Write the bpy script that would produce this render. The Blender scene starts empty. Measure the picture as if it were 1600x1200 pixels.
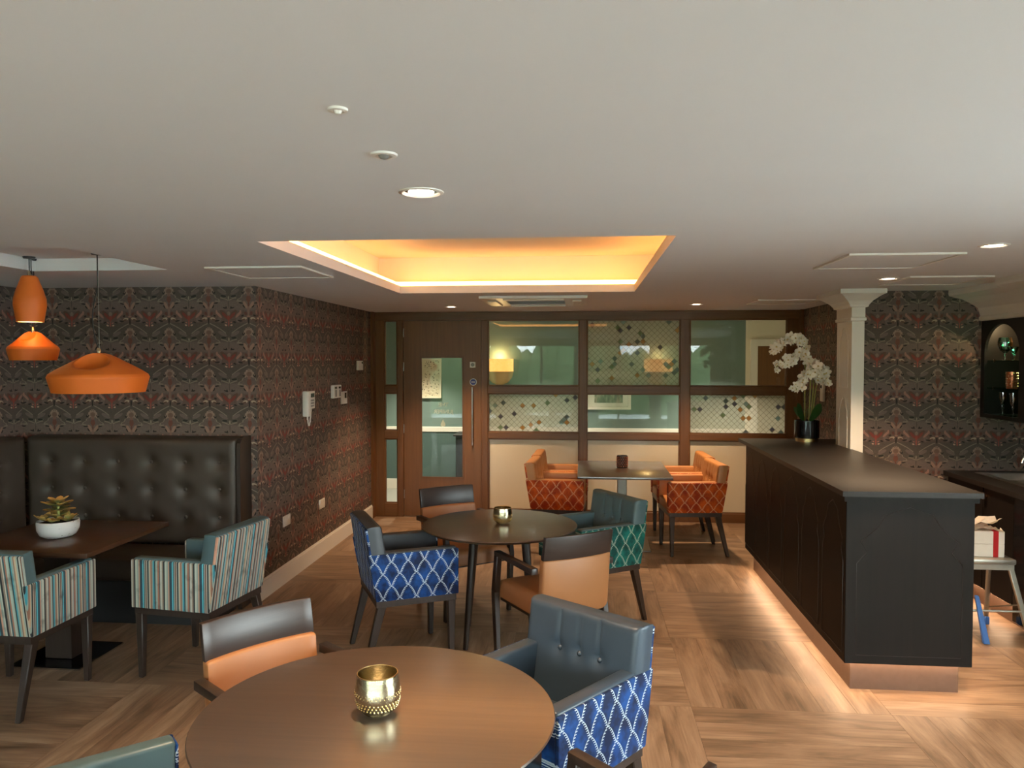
import bpy, bmesh, math, random
from mathutils import Vector, Matrix
from mathutils.geometry import tessellate_polygon
PI = math.pi
R = math.radians
rnd = random.Random(7)
scene = bpy.context.scene
COL = scene.collection

# ------------------------------------------------------------------ camera, world, exposure
cam_d = bpy.data.cameras.new('camera')
cam_d.sensor_width = 36.0
cam_d.lens = 27.0
cam_d.clip_start = 0.05
cam = bpy.data.objects.new('camera', cam_d)
COL.objects.link(cam)
cam.location = (0, 0, 1.80)
cam.rotation_euler = (PI / 2 - math.atan2(38, 1200), 0, math.atan2(112, 1200))
scene.camera = cam

vs = scene.view_settings
vs.view_transform = 'Standard'
vs.look = 'None'
vs.gamma = 1.0
vs.use_curve_mapping = False
vs.exposure = 1.1

world = bpy.data.worlds.new('overcast_sky')
scene.world = world
world.use_nodes = True
_bg = world.node_tree.nodes['Background']
_bg.inputs[0].default_value = (0.88, 0.95, 1.0, 1)
_bg.inputs[1].default_value = 12.0
scene.cycles.max_bounces = 9
scene.cycles.diffuse_bounces = 5
scene.cycles.glossy_bounces = 4
scene.cycles.transmission_bounces = 6
scene.cycles.transparent_max_bounces = 12
scene.cycles.caustics_reflective = False
scene.cycles.caustics_refractive = False
scene.cycles.sample_clamp_indirect = 6.0

SPOT_W = 98.0          # watts of one ceiling downlight
COVE_E = 5.4          # cove strip emission
PLINTH_E = 13.0        # bar plinth strip emission

# ------------------------------------------------------------------ room dimensions
ZC = 2.34              # ceiling
XL, XR = -2.40, 2.35   # side walls of the deep part
YP = 8.65              # glazed partition
YA = 5.46              # alcove back wall
XA = -4.25             # alcove side wall
YB = 6.30              # wall behind the bar
XB = 3.45              # right wall behind the bar
YW = -2.2              # window wall behind the camera
YC = 10.5              # far wall of the corridor

# ------------------------------------------------------------------ object helpers
def link(o, parent=None):
    COL.objects.link(o)
    if parent is not None:
        o.parent = parent
    return o

def tag(o, label=None, cat=None, group=None, kind=None):
    if label: o['label'] = label
    if cat: o['category'] = cat
    if group: o['group'] = group
    if kind: o['kind'] = kind
    return o

def empty(name, loc=(0, 0, 0), rz=0.0, parent=None):
    o = bpy.data.objects.new(name, None)
    o.empty_display_size = 0.1
    link(o, parent)
    o.location = loc
    o.rotation_euler = (0, 0, rz)
    return o

def thing(name, label, cat, loc=(0, 0, 0), rz=0.0, group=None):
    return tag(empty(name, loc, rz), label, cat, group)

def mesh_of(bm, name, mat, smooth=True, ang=38):
    bmesh.ops.recalc_face_normals(bm, faces=bm.faces)
    me = bpy.data.meshes.new(name)
    bm.to_mesh(me)
    bm.free()
    if mat is not None:
        me.materials.append(mat)
    if smooth:
        me.polygons.foreach_set('use_smooth', [True] * len(me.polygons))
        me.set_sharp_from_angle(angle=R(ang))
    return me

def obj(name, bm, mat, parent=None, smooth=True, ang=38):
    return link(bpy.data.objects.new(name, mesh_of(bm, name, mat, smooth, ang)), parent)

def inst(name, me, parent=None, loc=(0, 0, 0), rot=(0, 0, 0), sc=(1, 1, 1)):
    o = bpy.data.objects.new(name, me)
    link(o, parent)
    o.location = loc
    o.rotation_euler = rot
    o.scale = sc
    return o

def struct(name, bm, mat, parent=None, smooth=False):
    o = obj(name, bm, mat, parent, smooth)
    if parent is None:
        o['kind'] = 'structure'
    return o

def copy_tree(o, parent=None):
    c = o.copy()
    COL.objects.link(c)
    if parent is not None:
        c.parent = parent
    for ch in list(o.children):
        copy_tree(ch, c)
    return c

# ------------------------------------------------------------------ shape helpers (bmesh)
def NB():
    return bmesh.new()

def hexa(bm, p, bev=0.0, seg=2):
    """p: 8 points, bottom ring 0-3 then top ring 4-7"""
    v = [bm.verts.new(q) for q in p]
    fs = [bm.faces.new([v[i] for i in f]) for f in
          ((3, 2, 1, 0), (4, 5, 6, 7), (0, 1, 5, 4), (1, 2, 6, 5), (2, 3, 7, 6), (3, 0, 4, 7))]
    if bev > 0:
        es = list({e for f in fs for e in f.edges})
        bmesh.ops.bevel(bm, geom=es, offset=bev, segments=seg, profile=0.5, affect='EDGES')
    return bm

def box(bm, x0, x1, y0, y1, z0, z1, bev=0.0, seg=2):
    return hexa(bm, [(x0, y0, z0), (x1, y0, z0), (x1, y1, z0), (x0, y1, z0),
                     (x0, y0, z1), (x1, y0, z1), (x1, y1, z1), (x0, y1, z1)], bev, seg)

def bx(*a, **k):
    return box(NB(), *a, **k)

def rect_leg(bm, b, t, sb, st, bev=0.004):
    """tapered bar from bottom centre b to top centre t; half sizes sb, st = (hx, hy)"""
    P = []
    for c, s in ((b, sb), (t, st)):
        for sx, sy in ((-1, -1), (1, -1), (1, 1), (-1, 1)):
            P.append((c[0] + sx * s[0], c[1] + sy * s[1], c[2]))
    return hexa(bm, P, bev, 1)

def lathe(bm, prof, seg=32, c=(0, 0, 0), arc=2 * PI, a0=0.0):
    full = abs(arc - 2 * PI) < 1e-6
    n = seg if full else seg + 1
    rings = []
    for r, z in prof:
        if r < 1e-6:
            rings.append([bm.verts.new((c[0], c[1], c[2] + z))])
        else:
            rings.append([bm.verts.new((c[0] + r * math.cos(a0 + arc * i / seg), c[1] + r * math.sin(a0 + arc * i / seg), c[2] + z)) for i in range(n)])
    for A, B in zip(rings, rings[1:]):
        for i in range(seg):
            j = (i + 1) % n
            if len(A) == 1 and len(B) == 1: continue
            if len(A) == 1: bm.faces.new((A[0], B[i], B[j]))
            elif len(B) == 1: bm.faces.new((A[i], A[j], B[0]))
            else: bm.faces.new((A[i], A[j], B[j], B[i]))
    return bm

def tube(bm, pts, r, seg=8, caps=True):
    pts = [Vector(p) for p in pts]
    rr = r if isinstance(r, (list, tuple)) else [r] * len(pts)
    rings = []
    up = Vector((0, 0, 1))
    prev = None
    for i, p in enumerate(pts):
        d = (pts[min(i + 1, len(pts) - 1)] - pts[max(i - 1, 0)]).normalized()
        if prev is None:
            a = d.cross(up)
            if a.length < 1e-3: a = d.cross(Vector((1, 0, 0)))
        else:
            a = prev - d * prev.dot(d)
        a.normalize()
        prev = a
        b = d.cross(a)
        rings.append([bm.verts.new(p + (a * math.cos(2 * PI * k / seg) + b * math.sin(2 * PI * k / seg)) * rr[i]) for k in range(seg)])
    for A, B in zip(rings, rings[1:]):
        for k in range(seg):
            bm.faces.new((A[k], A[(k + 1) % seg], B[(k + 1) % seg], B[k]))
    if caps:
        bm.faces.new(rings[0][::-1])
        bm.faces.new(rings[-1])
    return bm

def rect_loft(bm, rows):
    """rows: (z, x0, x1, y0, y1) stacked rectangles"""
    rings = [[bm.verts.new(q) for q in ((x0, y0, z), (x1, y0, z), (x1, y1, z), (x0, y1, z))] for z, x0, x1, y0, y1 in rows]
    for A, B in zip(rings, rings[1:]):
        for k in range(4):
            bm.faces.new((A[k], A[(k + 1) % 4], B[(k + 1) % 4], B[k]))
    bm.faces.new(rings[0][::-1])
    bm.faces.new(rings[-1])
    return bm

def slab(bm, outer, holes, place, d0, d1):
    """extruded polygon with holes; outer/holes 2D lists; place(u, v, d) -> 3D"""
    loops = [outer] + list(holes)
    tris = tessellate_polygon([[Vector((u, v, 0)) for u, v in l] for l in loops])
    flat = [p for l in loops for p in l]
    A = [bm.verts.new(place(u, v, d0)) for u, v in flat]
    B = [bm.verts.new(place(u, v, d1)) for u, v in flat]
    for t in tris:
        bm.faces.new([A[i] for i in t])
        bm.faces.new([B[i] for i in reversed(t)])
    k = 0
    for l in loops:
        n = len(l)
        for i in range(n):
            a, b = k + i, k + (i + 1) % n
            bm.faces.new((A[a], A[b], B[b], B[a]))
        k += n
    return bm

def rect(u0, u1, v0, v1):
    return [(u0, v0), (u1, v0), (u1, v1), (u0, v1)]

def cushion(bm, u0, u1, v0, v1, thk, place, er=0.03, buttons=(), depth=0.02, rad=0.05, grooves=(), nu=36, nv=26, back=0.0):
    """padded panel: grid front with rounded rim, dimples at buttons and seam grooves; place(u, v, w) -> 3D"""
    def hgt(u, v):
        d = min(u - u0, u1 - u, v - v0, v1 - v)
        t = min(1.0, max(0.0, d / er))
        h = thk * (0.35 + 0.65 * math.sqrt(max(0.0, 1 - (1 - t) ** 2)))
        for bu, bv in buttons:
            q = math.hypot(u - bu, v - bv) / rad
            h -= depth * (math.exp(-q * q * 2.2) + 0.35 * math.exp(-q * 1.6))
        for gu, ga, gb in grooves:
            if ga <= v <= gb:
                h -= 0.006 * math.exp(-((u - gu) / 0.006) ** 2)
        return h
    us = sorted(set([u0 + (u1 - u0) * i / nu for i in range(nu + 1)] + [g[0] for g in grooves] + [u0 + er * .12, u1 - er * .12, u0 + er * .4, u1 - er * .4]))
    vv = sorted(set([v0 + (v1 - v0) * j / nv for j in range(nv + 1)] + [v0 + er * .12, v1 - er * .12, v0 + er * .4, v1 - er * .4]))
    G = [[bm.verts.new(place(u, v, hgt(u, v))) for v in vv] for u in us]
    for i in range(len(us) - 1):
        for j in range(len(vv) - 1):
            bm.faces.new((G[i][j], G[i + 1][j], G[i + 1][j + 1], G[i][j + 1]))
    rim = [(i, 0) for i in range(len(us))] + [(len(us) - 1, j) for j in range(1, len(vv))] + \
          [(i, len(vv) - 1) for i in range(len(us) - 2, -1, -1)] + [(0, j) for j in range(len(vv) - 2, 0, -1)]
    B = [bm.verts.new(place(us[i], vv[j], back)) for i, j in rim]
    n = len(rim)
    for k in range(n):
        a, b = rim[k], rim[(k + 1) % n]
        bm.faces.new((G[a[0]][a[1]], G[b[0]][b[1]], B[(k + 1) % n], B[k]))
    bm.faces.new(B)
    return bm

# ------------------------------------------------------------------ material helpers
def lin(r, g, b):
    f = lambda c: ((c / 255) / 12.92 if c / 255 <= 0.04045 else (((c / 255) + 0.055) / 1.055) ** 2.4)
    return (f(r), f(g), f(b), 1.0)

class S:
    """a float socket with arithmetic"""
    def __init__(self, nt, s): self.nt, self.s = nt, s
    def _m(self, op, *a, clamp=False):
        n = self.nt.nodes.new('ShaderNodeMath')
        n.operation = op
        n.use_clamp = clamp
        for i, v in enumerate((self,) + a):
            if isinstance(v, S): self.nt.links.new(v.s, n.inputs[i])
            else: n.inputs[i].default_value = v
        return S(self.nt, n.outputs[0])
    def __add__(self, o): return self._m('ADD', o)
    __radd__ = __add__
    def __sub__(self, o): return self._m('SUBTRACT', o)
    def __rsub__(self, o): return (self * -1.0) + o
    def __mul__(self, o): return self._m('MULTIPLY', o)
    __rmul__ = __mul__
    def __truediv__(self, o): return self._m('DIVIDE', o)
    def abs(self): return self._m('ABSOLUTE')
    def floor(self): return self._m('FLOOR')
    def fract(self): return self._m('FRACT')
    def sqrt(self): return self._m('SQRT')
    def sin(self): return self._m('SINE')
    def pow(self, o): return self._m('POWER', o)
    def min(self, o): return self._m('MINIMUM', o)
    def max(self, o): return self._m('MAXIMUM', o)
    def lt(self, o): return self._m('LESS_THAN', o)
    def gt(self, o): return self._m('GREATER_THAN', o)
    def clamp(self): return self._m('ADD', 0.0, clamp=True)
    def below(self, edge, w):
        """1 where self < edge, soft over w"""
        return ((self * -1.0 + edge) / w + 0.5).clamp()

class M:
    def __init__(self, name):
        self.mat = bpy.data.materials.new(name)
        self.mat.use_nodes = True
        self.nt = self.mat.node_tree
        self.p = self.nt.nodes['Principled BSDF']
        self.out = self.nt.nodes['Material Output']
    def set(self, **k):
        for a, v in k.items():
            s = self.p.inputs[a.replace('_', ' ')]
            if hasattr(v, 'is_output'): self.nt.links.new(v, s)
            elif isinstance(v, S): self.nt.links.new(v.s, s)
            else: s.default_value = v
        return self
    def coords(self, kind='Object'):
        n = self.nt.nodes.new('ShaderNodeTexCoord')
        x = self.nt.nodes.new('ShaderNodeSeparateXYZ')
        self.nt.links.new(n.outputs[kind], x.inputs[0])
        self.vec = n.outputs[kind]
        return [S(self.nt, x.outputs[i]) for i in range(3)]
    def combine(self, x, y, z=0.0):
        n = self.nt.nodes.new('ShaderNodeCombineXYZ')
        for i, v in enumerate((x, y, z)):
            if isinstance(v, S): self.nt.links.new(v.s, n.inputs[i])
            else: n.inputs[i].default_value = v
        return n.outputs[0]
    def scaled(self, vec, sc, off=None):
        n = self.nt.nodes.new('ShaderNodeMapping')
        self.nt.links.new(vec, n.inputs[0])
        n.inputs['Scale'].default_value = sc
        if off is not None: self.nt.links.new(off, n.inputs['Location'])
        return n.outputs[0]
    def noise(self, vec, scale=5, detail=3, rough=0.5, dist=0.0):
        n = self.nt.nodes.new('ShaderNodeTexNoise')
        if vec is not None: self.nt.links.new(vec, n.inputs['Vector'])
        n.inputs['Scale'].default_value = scale
        n.inputs['Detail'].default_value = detail
        n.inputs['Roughness'].default_value = rough
        n.inputs['Distortion'].default_value = dist
        return S(self.nt, n.outputs[0])
    def white(self, vec):
        n = self.nt.nodes.new('ShaderNodeTexWhiteNoise')
        n.noise_dimensions = '2D'
        self.nt.links.new(vec, n.inputs['Vector'])
        return S(self.nt, n.outputs['Value'])
    def mix(self, f, a, b):
        n = self.nt.nodes.new('ShaderNodeMix')
        n.data_type = 'RGBA'
        for i, v in ((0, f), (6, a), (7, b)):
            if isinstance(v, S): self.nt.links.new(v.s, n.inputs[i])
            elif hasattr(v, 'is_output'): self.nt.links.new(v, n.inputs[i])
            else: n.inputs[i].default_value = v
        return n.outputs[2]
    def ramp(self, f, stops, const=False):
        n = self.nt.nodes.new('ShaderNodeValToRGB')
        cr = n.color_ramp
        if const: cr.interpolation = 'CONSTANT'
        cr.elements[0].position, cr.elements[0].color = stops[0][0], stops[0][1]
        cr.elements[1].position, cr.elements[1].color = stops[-1][0], stops[-1][1]
        for p, c in stops[1:-1]:
            e = cr.elements.new(p)
            e.color = c
        self.nt.links.new(f.s, n.inputs[0])
        return n.outputs[0]
    def bump(self, h, strength=0.2, dist=0.01):
        n = self.nt.nodes.new('ShaderNodeBump')
        n.inputs['Strength'].default_value = strength
        n.inputs['Distance'].default_value = dist
        self.nt.links.new(h.s, n.inputs['Height'])
        self.nt.links.new(n.outputs[0], self.p.inputs['Normal'])
        return self

def plain(name, c, rough=0.5, metal=0.0, var=0.06, scale=30, bump=0.0, **k):
    m = M(name)
    m.coords()
    n = m.noise(m.vec, scale, 4)
    d = tuple(x * (1 - var * 2) for x in c[:3]) + (1,)
    u = tuple(min(1, x * (1 + var)) for x in c[:3]) + (1,)
    m.set(Base_Color=m.mix(n, d, u), Roughness=rough, Metallic=metal, **k)
    if bump: m.bump(n, bump, 0.004)
    return m.mat

def wood(name, c1, c2, axis=2, rough=0.4, scale=1.0, **k):
    m = M(name)
    m.coords()
    sc = [38 * scale] * 3
    sc[axis] = 1.6 * scale
    n = m.noise(m.scaled(m.vec, sc), 1.0, 6, 0.6, 0.6)
    sc2 = [4 * scale] * 3
    sc2[axis] = 0.5 * scale
    n2 = m.noise(m.scaled(m.vec, sc2), 1.0, 3, 0.5, 0.3)
    f = ((n - 0.5) * 1.6 + (n2 - 0.5) * 0.9 + 0.5).clamp()
    m.set(Base_Color=m.mix(f, c1, c2), Roughness=rough, **k)
    m.bump(n, 0.08, 0.002)
    return m.mat

def emit(name, c, e, vis=None):
    m = M(name)
    m.coords()
    n = m.noise(m.vec, 3.0, 1)
    m.set(Base_Color=(0.8, 0.8, 0.8, 1), Emission_Color=m.mix(n, c, tuple(min(1, x * 1.02) for x in c[:3]) + (1,)), Emission_Strength=e)
    return m.mat

def leather(name, c, rough=0.42, var=0.10):
    m = M(name)
    m.coords()
    n = m.noise(m.vec, 9, 4)
    g = m.noise(m.vec, 420, 2)
    d = tuple(x * (1 - var * 2.2) for x in c[:3]) + (1,)
    u = tuple(min(1, x * (1 + var)) for x in c[:3]) + (1,)
    m.set(Base_Color=m.mix(n, d, u), Roughness=rough + 0.0)
    m.bump(g, 0.10, 0.0015)
    return m.mat

def wallpaper(name, ax):
    """floral damask: mirrored tile with thistles, ogee stems, red tulips and dark leaves"""
    m = M(name)
    co = m.coords()
    P = 0.307
    U, Vv = co[ax] / P, co[2] / P
    s = (U.fract() - 0.5).abs()              # 0 on the tulip axis .. 0.5 on the thistle axis
    b = s
    s = (s * -1.0) + 0.5                     # 0 on the thistle axis
    t = ((Vv * -1.0 + 0.66).fract()) - 0.14     # 0 at the thistle, grows downward
    def ell(x0, cx, cy, rx, ry, a=0.0, w=0.25):
        dx, dy = x0 - cx, t - cy
        ca, sa = math.cos(a), math.sin(a)
        e1 = (dx * ca + dy * sa) / rx
        e2 = (dy * ca - dx * sa) / ry
        return (e1 * e1 + e2 * e2).below(1.0, w)
    def stroke(x0, pts_f, y0, y1, w):
        """curve x = f(t) between y0 and y1, half width w"""
        d = (x0 - pts_f).abs().below(w, w * 0.8)
        return d * t.gt(y0) * t.lt(y1)
    base_n = m.noise(m.vec, 4.0, 3)
    fine = m.noise(m.vec, 80.0, 4)
    wrp = (m.noise(m.vec, 26.0, 2) - 0.5) * 0.035
    s, b, t = s + wrp, b - wrp, t + wrp
    def band(x, y0, y1, w):
        return (x.below(y1, w)) * (x * -1.0).below(-y0, w)
    olive = m.mix(fine, lin(70, 61, 55), lin(94, 82, 73))
    mauve = m.mix(fine, lin(98, 83, 75), lin(120, 102, 92))
    rust = m.mix(fine, lin(86, 68, 60), lin(112, 90, 80))
    pale, pink, dark = lin(134, 120, 104), lin(154, 112, 98), lin(36, 31, 29)
    col = m.mix(band(t, 0.22, 0.50, 0.08), olive, mauve)
    col = m.mix(band(t, 0.49, 0.76, 0.06), col, rust)
    # broad leaves sweeping up beside the tulip axis
    for args in ((b, 0.16, 0.03, 0.12, 0.045, -0.45), (b, 0.20, 0.33, 0.20, 0.07, -0.3), (s, 0.27, 0.69, 0.05, 0.07, 0.3)):
        col = m.mix(ell(*args), col, mauve)
    # ogee stem
    og = t - (s * 0.38 + s * s * 0.45 - 0.225)
    og2 = (t - 1.0) - (s * 0.38 + s * s * 0.45 - 0.225)
    side = s.gt(0.03) * s.lt(0.43)
    col = m.mix(og.abs().below(0.012, 0.010) * side, col, pale)
    col = m.mix(og2.abs().below(0.012, 0.010) * side, col, pale)
    # flared calyx under the thistle, pale edge
    edge = (t - 0.09) * 1.05 + 0.12 + ((t * 70.0).sin() * 0.016)
    inz = band(t, 0.08, 0.25, 0.02)
    col = m.mix((s - edge).below(0.0, 0.02) * inz, col, m.mix(fine, lin(88, 75, 67), lin(112, 96, 87)))
    col = m.mix((s - edge).abs().below(0.012, 0.010) * inz, col, pale)
    col = m.mix(band(t, 0.238, 0.262, 0.012) * band(s, 0.17, 0.29, 0.02), col, pale)
    col = m.mix(ell(s, 0.0, 0.20, 0.055, 0.085), col, lin(112, 66, 54))
    # black accents
    for args in ((s, 0.135, 0.04, 0.035, 0.028, 0.5), (s, 0.19, 0.297, 0.055, 0.016, -0.15), (s, 0.115, 0.38, 0.018, 0.045, 0.6), (b, 0.09, 0.412, 0.055, 0.016, -0.2),
                 (b, 0.065, 0.400, 0.018, 0.028), (s, 0.15, 0.60, 0.035, 0.022, 0.4), (b, 0.145, 0.755, 0.040, 0.020, 0.3), (s, 0.21, 0.72, 0.06, 0.020, -0.2)):
        col = m.mix(ell(*args), col, dark)
    # dark eye leaves with a pale curl
    col = m.mix(ell(b, 0.125, 0.135, 0.085, 0.034, -0.1), col, lin(104, 98, 84))
    col = m.mix(ell(b, 0.125, 0.132, 0.072, 0.026, -0.1), col, lin(36, 35, 30))
    curl = t - (b * -0.55 + b * b * 1.2 + 0.235)
    col = m.mix(curl.abs().below(0.011, 0.010) * b.lt(0.20), col, pale)
    col = m.mix(ell(b, 0.0, 0.17, 0.018, 0.05), col, lin(138, 126, 108))
    col = m.mix(ell(b, 0.0, 0.31, 0.012, 0.10), col, lin(84, 74, 66))
    # cream fleur
    col = m.mix(ell(s, 0.078, 0.345, 0.036, 0.095, 0.50), col, lin(150, 116, 100))
    col = m.mix(ell(s, 0.0, 0.47, 0.030, 0.14), col, lin(130, 100, 87))
    col = m.mix(ell(s, 0.0, 0.33, 0.020, 0.05), col, lin(104, 60, 50))
    col = m.mix(ell(s, 0.07, 0.545, 0.030, 0.045, 0.4), col, lin(100, 58, 50))
    col = m.mix(ell(s, 0.0, 0.615, 0.045, 0.018), col, pink)
    # pink leaf edge beside the tulip
    col = m.mix(ell(s, 0.255, 0.575, 0.105, 0.030, 0.80), col, pink)
    col = m.mix(ell(s, 0.20, 0.515, 0.026, 0.050), col, pink)
    # tulip
    col = m.mix(ell(b, 0.125, 0.555, 0.115, 0.055, -0.85), col, lin(92, 66, 54))
    col = m.mix(ell(b, 0.090, 0.600, 0.105, 0.036, -0.85), col, lin(124, 56, 46))
    col = m.mix(ell(b, 0.0, 0.66, 0.030, 0.075), col, lin(140, 62, 52))
    col = m.mix(ell(b, 0.0, 0.545, 0.040, 0.050), col, lin(128, 108, 94))
    col = m.mix(ell(b, 0.0, 0.79, 0.020, 0.075), col, lin(146, 78, 66))
    col = m.mix(ell(b, 0.072, 0.825, 0.032, 0.018, -0.3), col, lin(184, 146, 124))
    col = m.mix(ell(b, 0.060, 0.765, 0.024, 0.014, -0.5), col, lin(170, 112, 96))
    # pale commas and dark stem
    col = m.mix(ell(s, 0.105, 0.672, 0.066, 0.034, 0.25), col, lin(178, 154, 130))
    col = m.mix(ell(s, 0.125, 0.695, 0.050, 0.022, 0.25), col, lin(96, 68, 56))
    col = m.mix(ell(s, 0.0, 0.72, 0.020, 0.075), col, dark)
    # thistle head with a scalloped rim
    dd_ = ((s / 0.118) * (s / 0.118) + (t / 0.108) * (t / 0.108)) + (s * 80.0).sin() * (t * 60.0).sin() * 0.5
    col = m.mix(dd_.below(1.0, 0.30), col, lin(148, 122, 106))
    col = m.mix(ell(s, 0.0, 0.005, 0.070, 0.062, 0, 0.7), col, lin(112, 86, 72))
    col = m.mix(ell(s, 0.0, 0.09, 0.045, 0.040), col, lin(126, 92, 78))
    col = m.mix(base_n * 0.20, col, lin(74, 64, 58))
    m.set(Base_Color=col, Roughness=0.62)
    m.p.inputs['Specular IOR Level'].default_value = 0.3
    return m.mat

def lattice_fabric(name, ca, cb, line, axu, p=0.098, h=0.070):
    """velvet with rows of pointed scales drawn in stitched pale lines"""
    m = M(name)
    co = m.coords()
    u, v = co[axu], co[2]
    rv = v / h
    row = rv.floor()
    w = rv.fract()
    par = (row * 0.5).fract()
    x = ((u / p + par).fract() - 0.5).abs() * 2.0
    c = ((w * -1.0 + 1.0).max(0.001)).pow(0.52)
    d = c - x
    ln = (d.abs()).below(0.032, 0.04)
    teeth = ((w * 8.0).fract()).lt(0.36) * d.gt(0.0) * d.below(0.21, 0.02)
    dots = ((w * 8.0).fract()).lt(0.75)
    msk = (ln * (dots * 0.55 + 0.45)).max(teeth * 0.8)
    n = m.noise(m.vec, 14, 3)
    f = m.noise(m.vec, 90, 2)
    inside = d.gt(0.0) * (w * 0.6 + 0.2)
    basec = m.mix(((n - 0.5) * 3.4 + 0.45 - inside * 0.25 + (f - 0.5) * 0.5).clamp(), ca, cb)
    m.set(Base_Color=m.mix(msk, basec, line), Roughness=0.65, Sheen_Weight=0.08, Sheen_Roughness=0.4)
    m.p.inputs['Specular IOR Level'].default_value = 0.25
    m.bump(msk, 0.25, 0.002)
    return m.mat

STRIPES = [(150, 165, 155), (30, 40, 45), (70, 150, 165), (150, 165, 155), (150, 105, 85), (200, 170, 140), (160, 170, 158), (35, 40, 42),
           (185, 180, 165), (120, 85, 70), (165, 170, 160), (40, 60, 70), (95, 190, 205), (45, 75, 90), (60, 70, 70), (205, 150, 125),
           (150, 160, 150), (185, 190, 175), (30, 36, 40), (140, 120, 105), (190, 185, 170), (60, 90, 95), (165, 110, 90), (170, 178, 165)]
def stripe_fabric(name, axu, tilt=0.0):
    m = M(name)
    co = m.coords()
    n = m.noise(m.vec, 12, 3)
    u = ((co[axu] + co[2] * tilt) / 0.19).fract()
    widths = [rnd.uniform(0.6, 1.6) for _ in STRIPES]
    tot = sum(widths)
    acc, stops = 0.0, []
    for wd, c in zip(widths, STRIPES):
        stops.append((acc / tot, lin(*c)))
        acc += wd
    col = m.ramp(u, stops, True)
    dark = ((n - 0.56) * 5.0).clamp() * 0.6
    m.set(Base_Color=m.mix(dark + 0.12, col, lin(38, 36, 34)), Roughness=0.7, Sheen_Weight=0.2)
    m.p.inputs['Specular IOR Level'].default_value = 0.2
    return m.mat

def thin_glass(name, tint=(0.93, 0.97, 0.95, 1), refl=1.0):
    m = M(name)
    nt = m.nt
    m.coords()
    n = m.noise(m.vec, 2.0, 2)
    tr = nt.nodes.new('ShaderNodeBsdfTransparent')
    nt.links.new(m.mix(n, tint, tuple(min(1, c * 1.03) for c in tint[:3]) + (1,)), tr.inputs[0])
    gl = nt.nodes.new('ShaderNodeBsdfGlossy')
    gl.inputs['Roughness'].default_value = 0.01
    fr = nt.nodes.new('ShaderNodeFresnel')
    fr.inputs[0].default_value = 1.5
    f = (S(nt, fr.outputs[0]) * 0.55 * refl).clamp()
    mx = nt.nodes.new('ShaderNodeMixShader')
    nt.links.new(f.s, mx.inputs[0])
    nt.links.new(tr.outputs[0], mx.inputs[1])
    nt.links.new(gl.outputs[0], mx.inputs[2])
    nt.links.new(mx.outputs[0], m.out.inputs[0])
    return m.mat

def film_glass(name):
    """pane with printed film: fine diamond lattice, some diamonds coloured"""
    m = M(name)
    nt = m.nt
    co = m.coords()
    c = 0.0625
    a = (co[0] + co[2]) / c
    b = (co[0] - co[2]) / c
    ia, ib = a.floor(), b.floor()
    fa, fb = (a.fract() - 0.5).abs(), (b.fract() - 0.5).abs()
    mm = fa.max(fb)
    line = mm.gt(0.462)
    w1 = m.white(m.combine(ia, ib))
    w2 = m.white(m.combine(ia + 37.0, ib + 11.0))
    pick = w1.gt(0.915) * mm.lt(0.455)
    dc = m.ramp(w2, [(0.0, lin(64, 62, 92)), (0.26, lin(70, 90, 92)), (0.42, lin(190, 140, 60)), (0.60, lin(112, 140, 98)), (0.78, lin(120, 150, 145)), (0.9, lin(60, 66, 78))], True)
    fog = m.noise(m.vec, 1.5, 2)
    frost = m.mix(fog, lin(196, 204, 182), lin(206, 206, 186))
    basec = m.mix(pick * 0.82, m.mix(line, frost, lin(118, 118, 98)), dc)
    dif = nt.nodes.new('ShaderNodeBsdfDiffuse')
    nt.links.new(basec, dif.inputs[0])
    tl = nt.nodes.new('ShaderNodeBsdfTranslucent')
    nt.links.new(basec, tl.inputs[0])
    m1 = nt.nodes.new('ShaderNodeMixShader')
    m1.inputs[0].default_value = 0.62
    nt.links.new(dif.outputs[0], m1.inputs[1])
    nt.links.new(tl.outputs[0], m1.inputs[2])
    tr = nt.nodes.new('ShaderNodeBsdfTransparent')
    cover = (pick * 0.35 + line * 0.25 + 0.55).clamp()
    m2 = nt.nodes.new('ShaderNodeMixShader')
    nt.links.new(cover.s, m2.inputs[0])
    nt.links.new(tr.outputs[0], m2.inputs[1])
    nt.links.new(m1.outputs[0], m2.inputs[2])
    gl = nt.nodes.new('ShaderNodeBsdfGlossy')
    gl.inputs['Roughness'].default_value = 0.02
    fr = nt.nodes.new('ShaderNodeFresnel')
    fr.inputs[0].default_value = 1.5
    m3 = nt.nodes.new('ShaderNodeMixShader')
    nt.links.new((S(nt, fr.outputs[0]) * 0.55).clamp().s, m3.inputs[0])
    nt.links.new(m2.outputs[0], m3.inputs[1])
    nt.links.new(gl.outputs[0], m3.inputs[2])
    nt.links.new(m3.outputs[0], m.out.inputs[0])
    return m.mat

def plank_material():
    m = M('oak_plank')
    m.coords()
    oi = m.nt.nodes.new('ShaderNodeObjectInfo')
    rv = S(m.nt, oi.outputs['Random'])
    off = m.combine(rv * 37.0, rv * 91.0, rv * 13.0)
    n = m.noise(m.scaled(m.vec, (1.3, 26, 4), off), 1.0, 6, 0.66, 1.6)
    n2 = m.noise(m.scaled(m.vec, (1.6, 7, 1), off), 1.0, 4, 0.55, 1.2)
    f = ((n - 0.5) * 1.3 + (n2 - 0.5) * 1.7 + (rv - 0.5) * 0.30 + 0.5).clamp()
    c = m.ramp(f, [(0.0, lin(92, 71, 52)), (0.35, lin(126, 99, 76)), (0.7, lin(147, 119, 94)), (1.0, lin(166, 138, 112))])
    m.set(Base_Color=c, Roughness=(n * 0.15 + 0.36))
    m.bump(n, 0.05, 0.002)
    return m.mat

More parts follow.
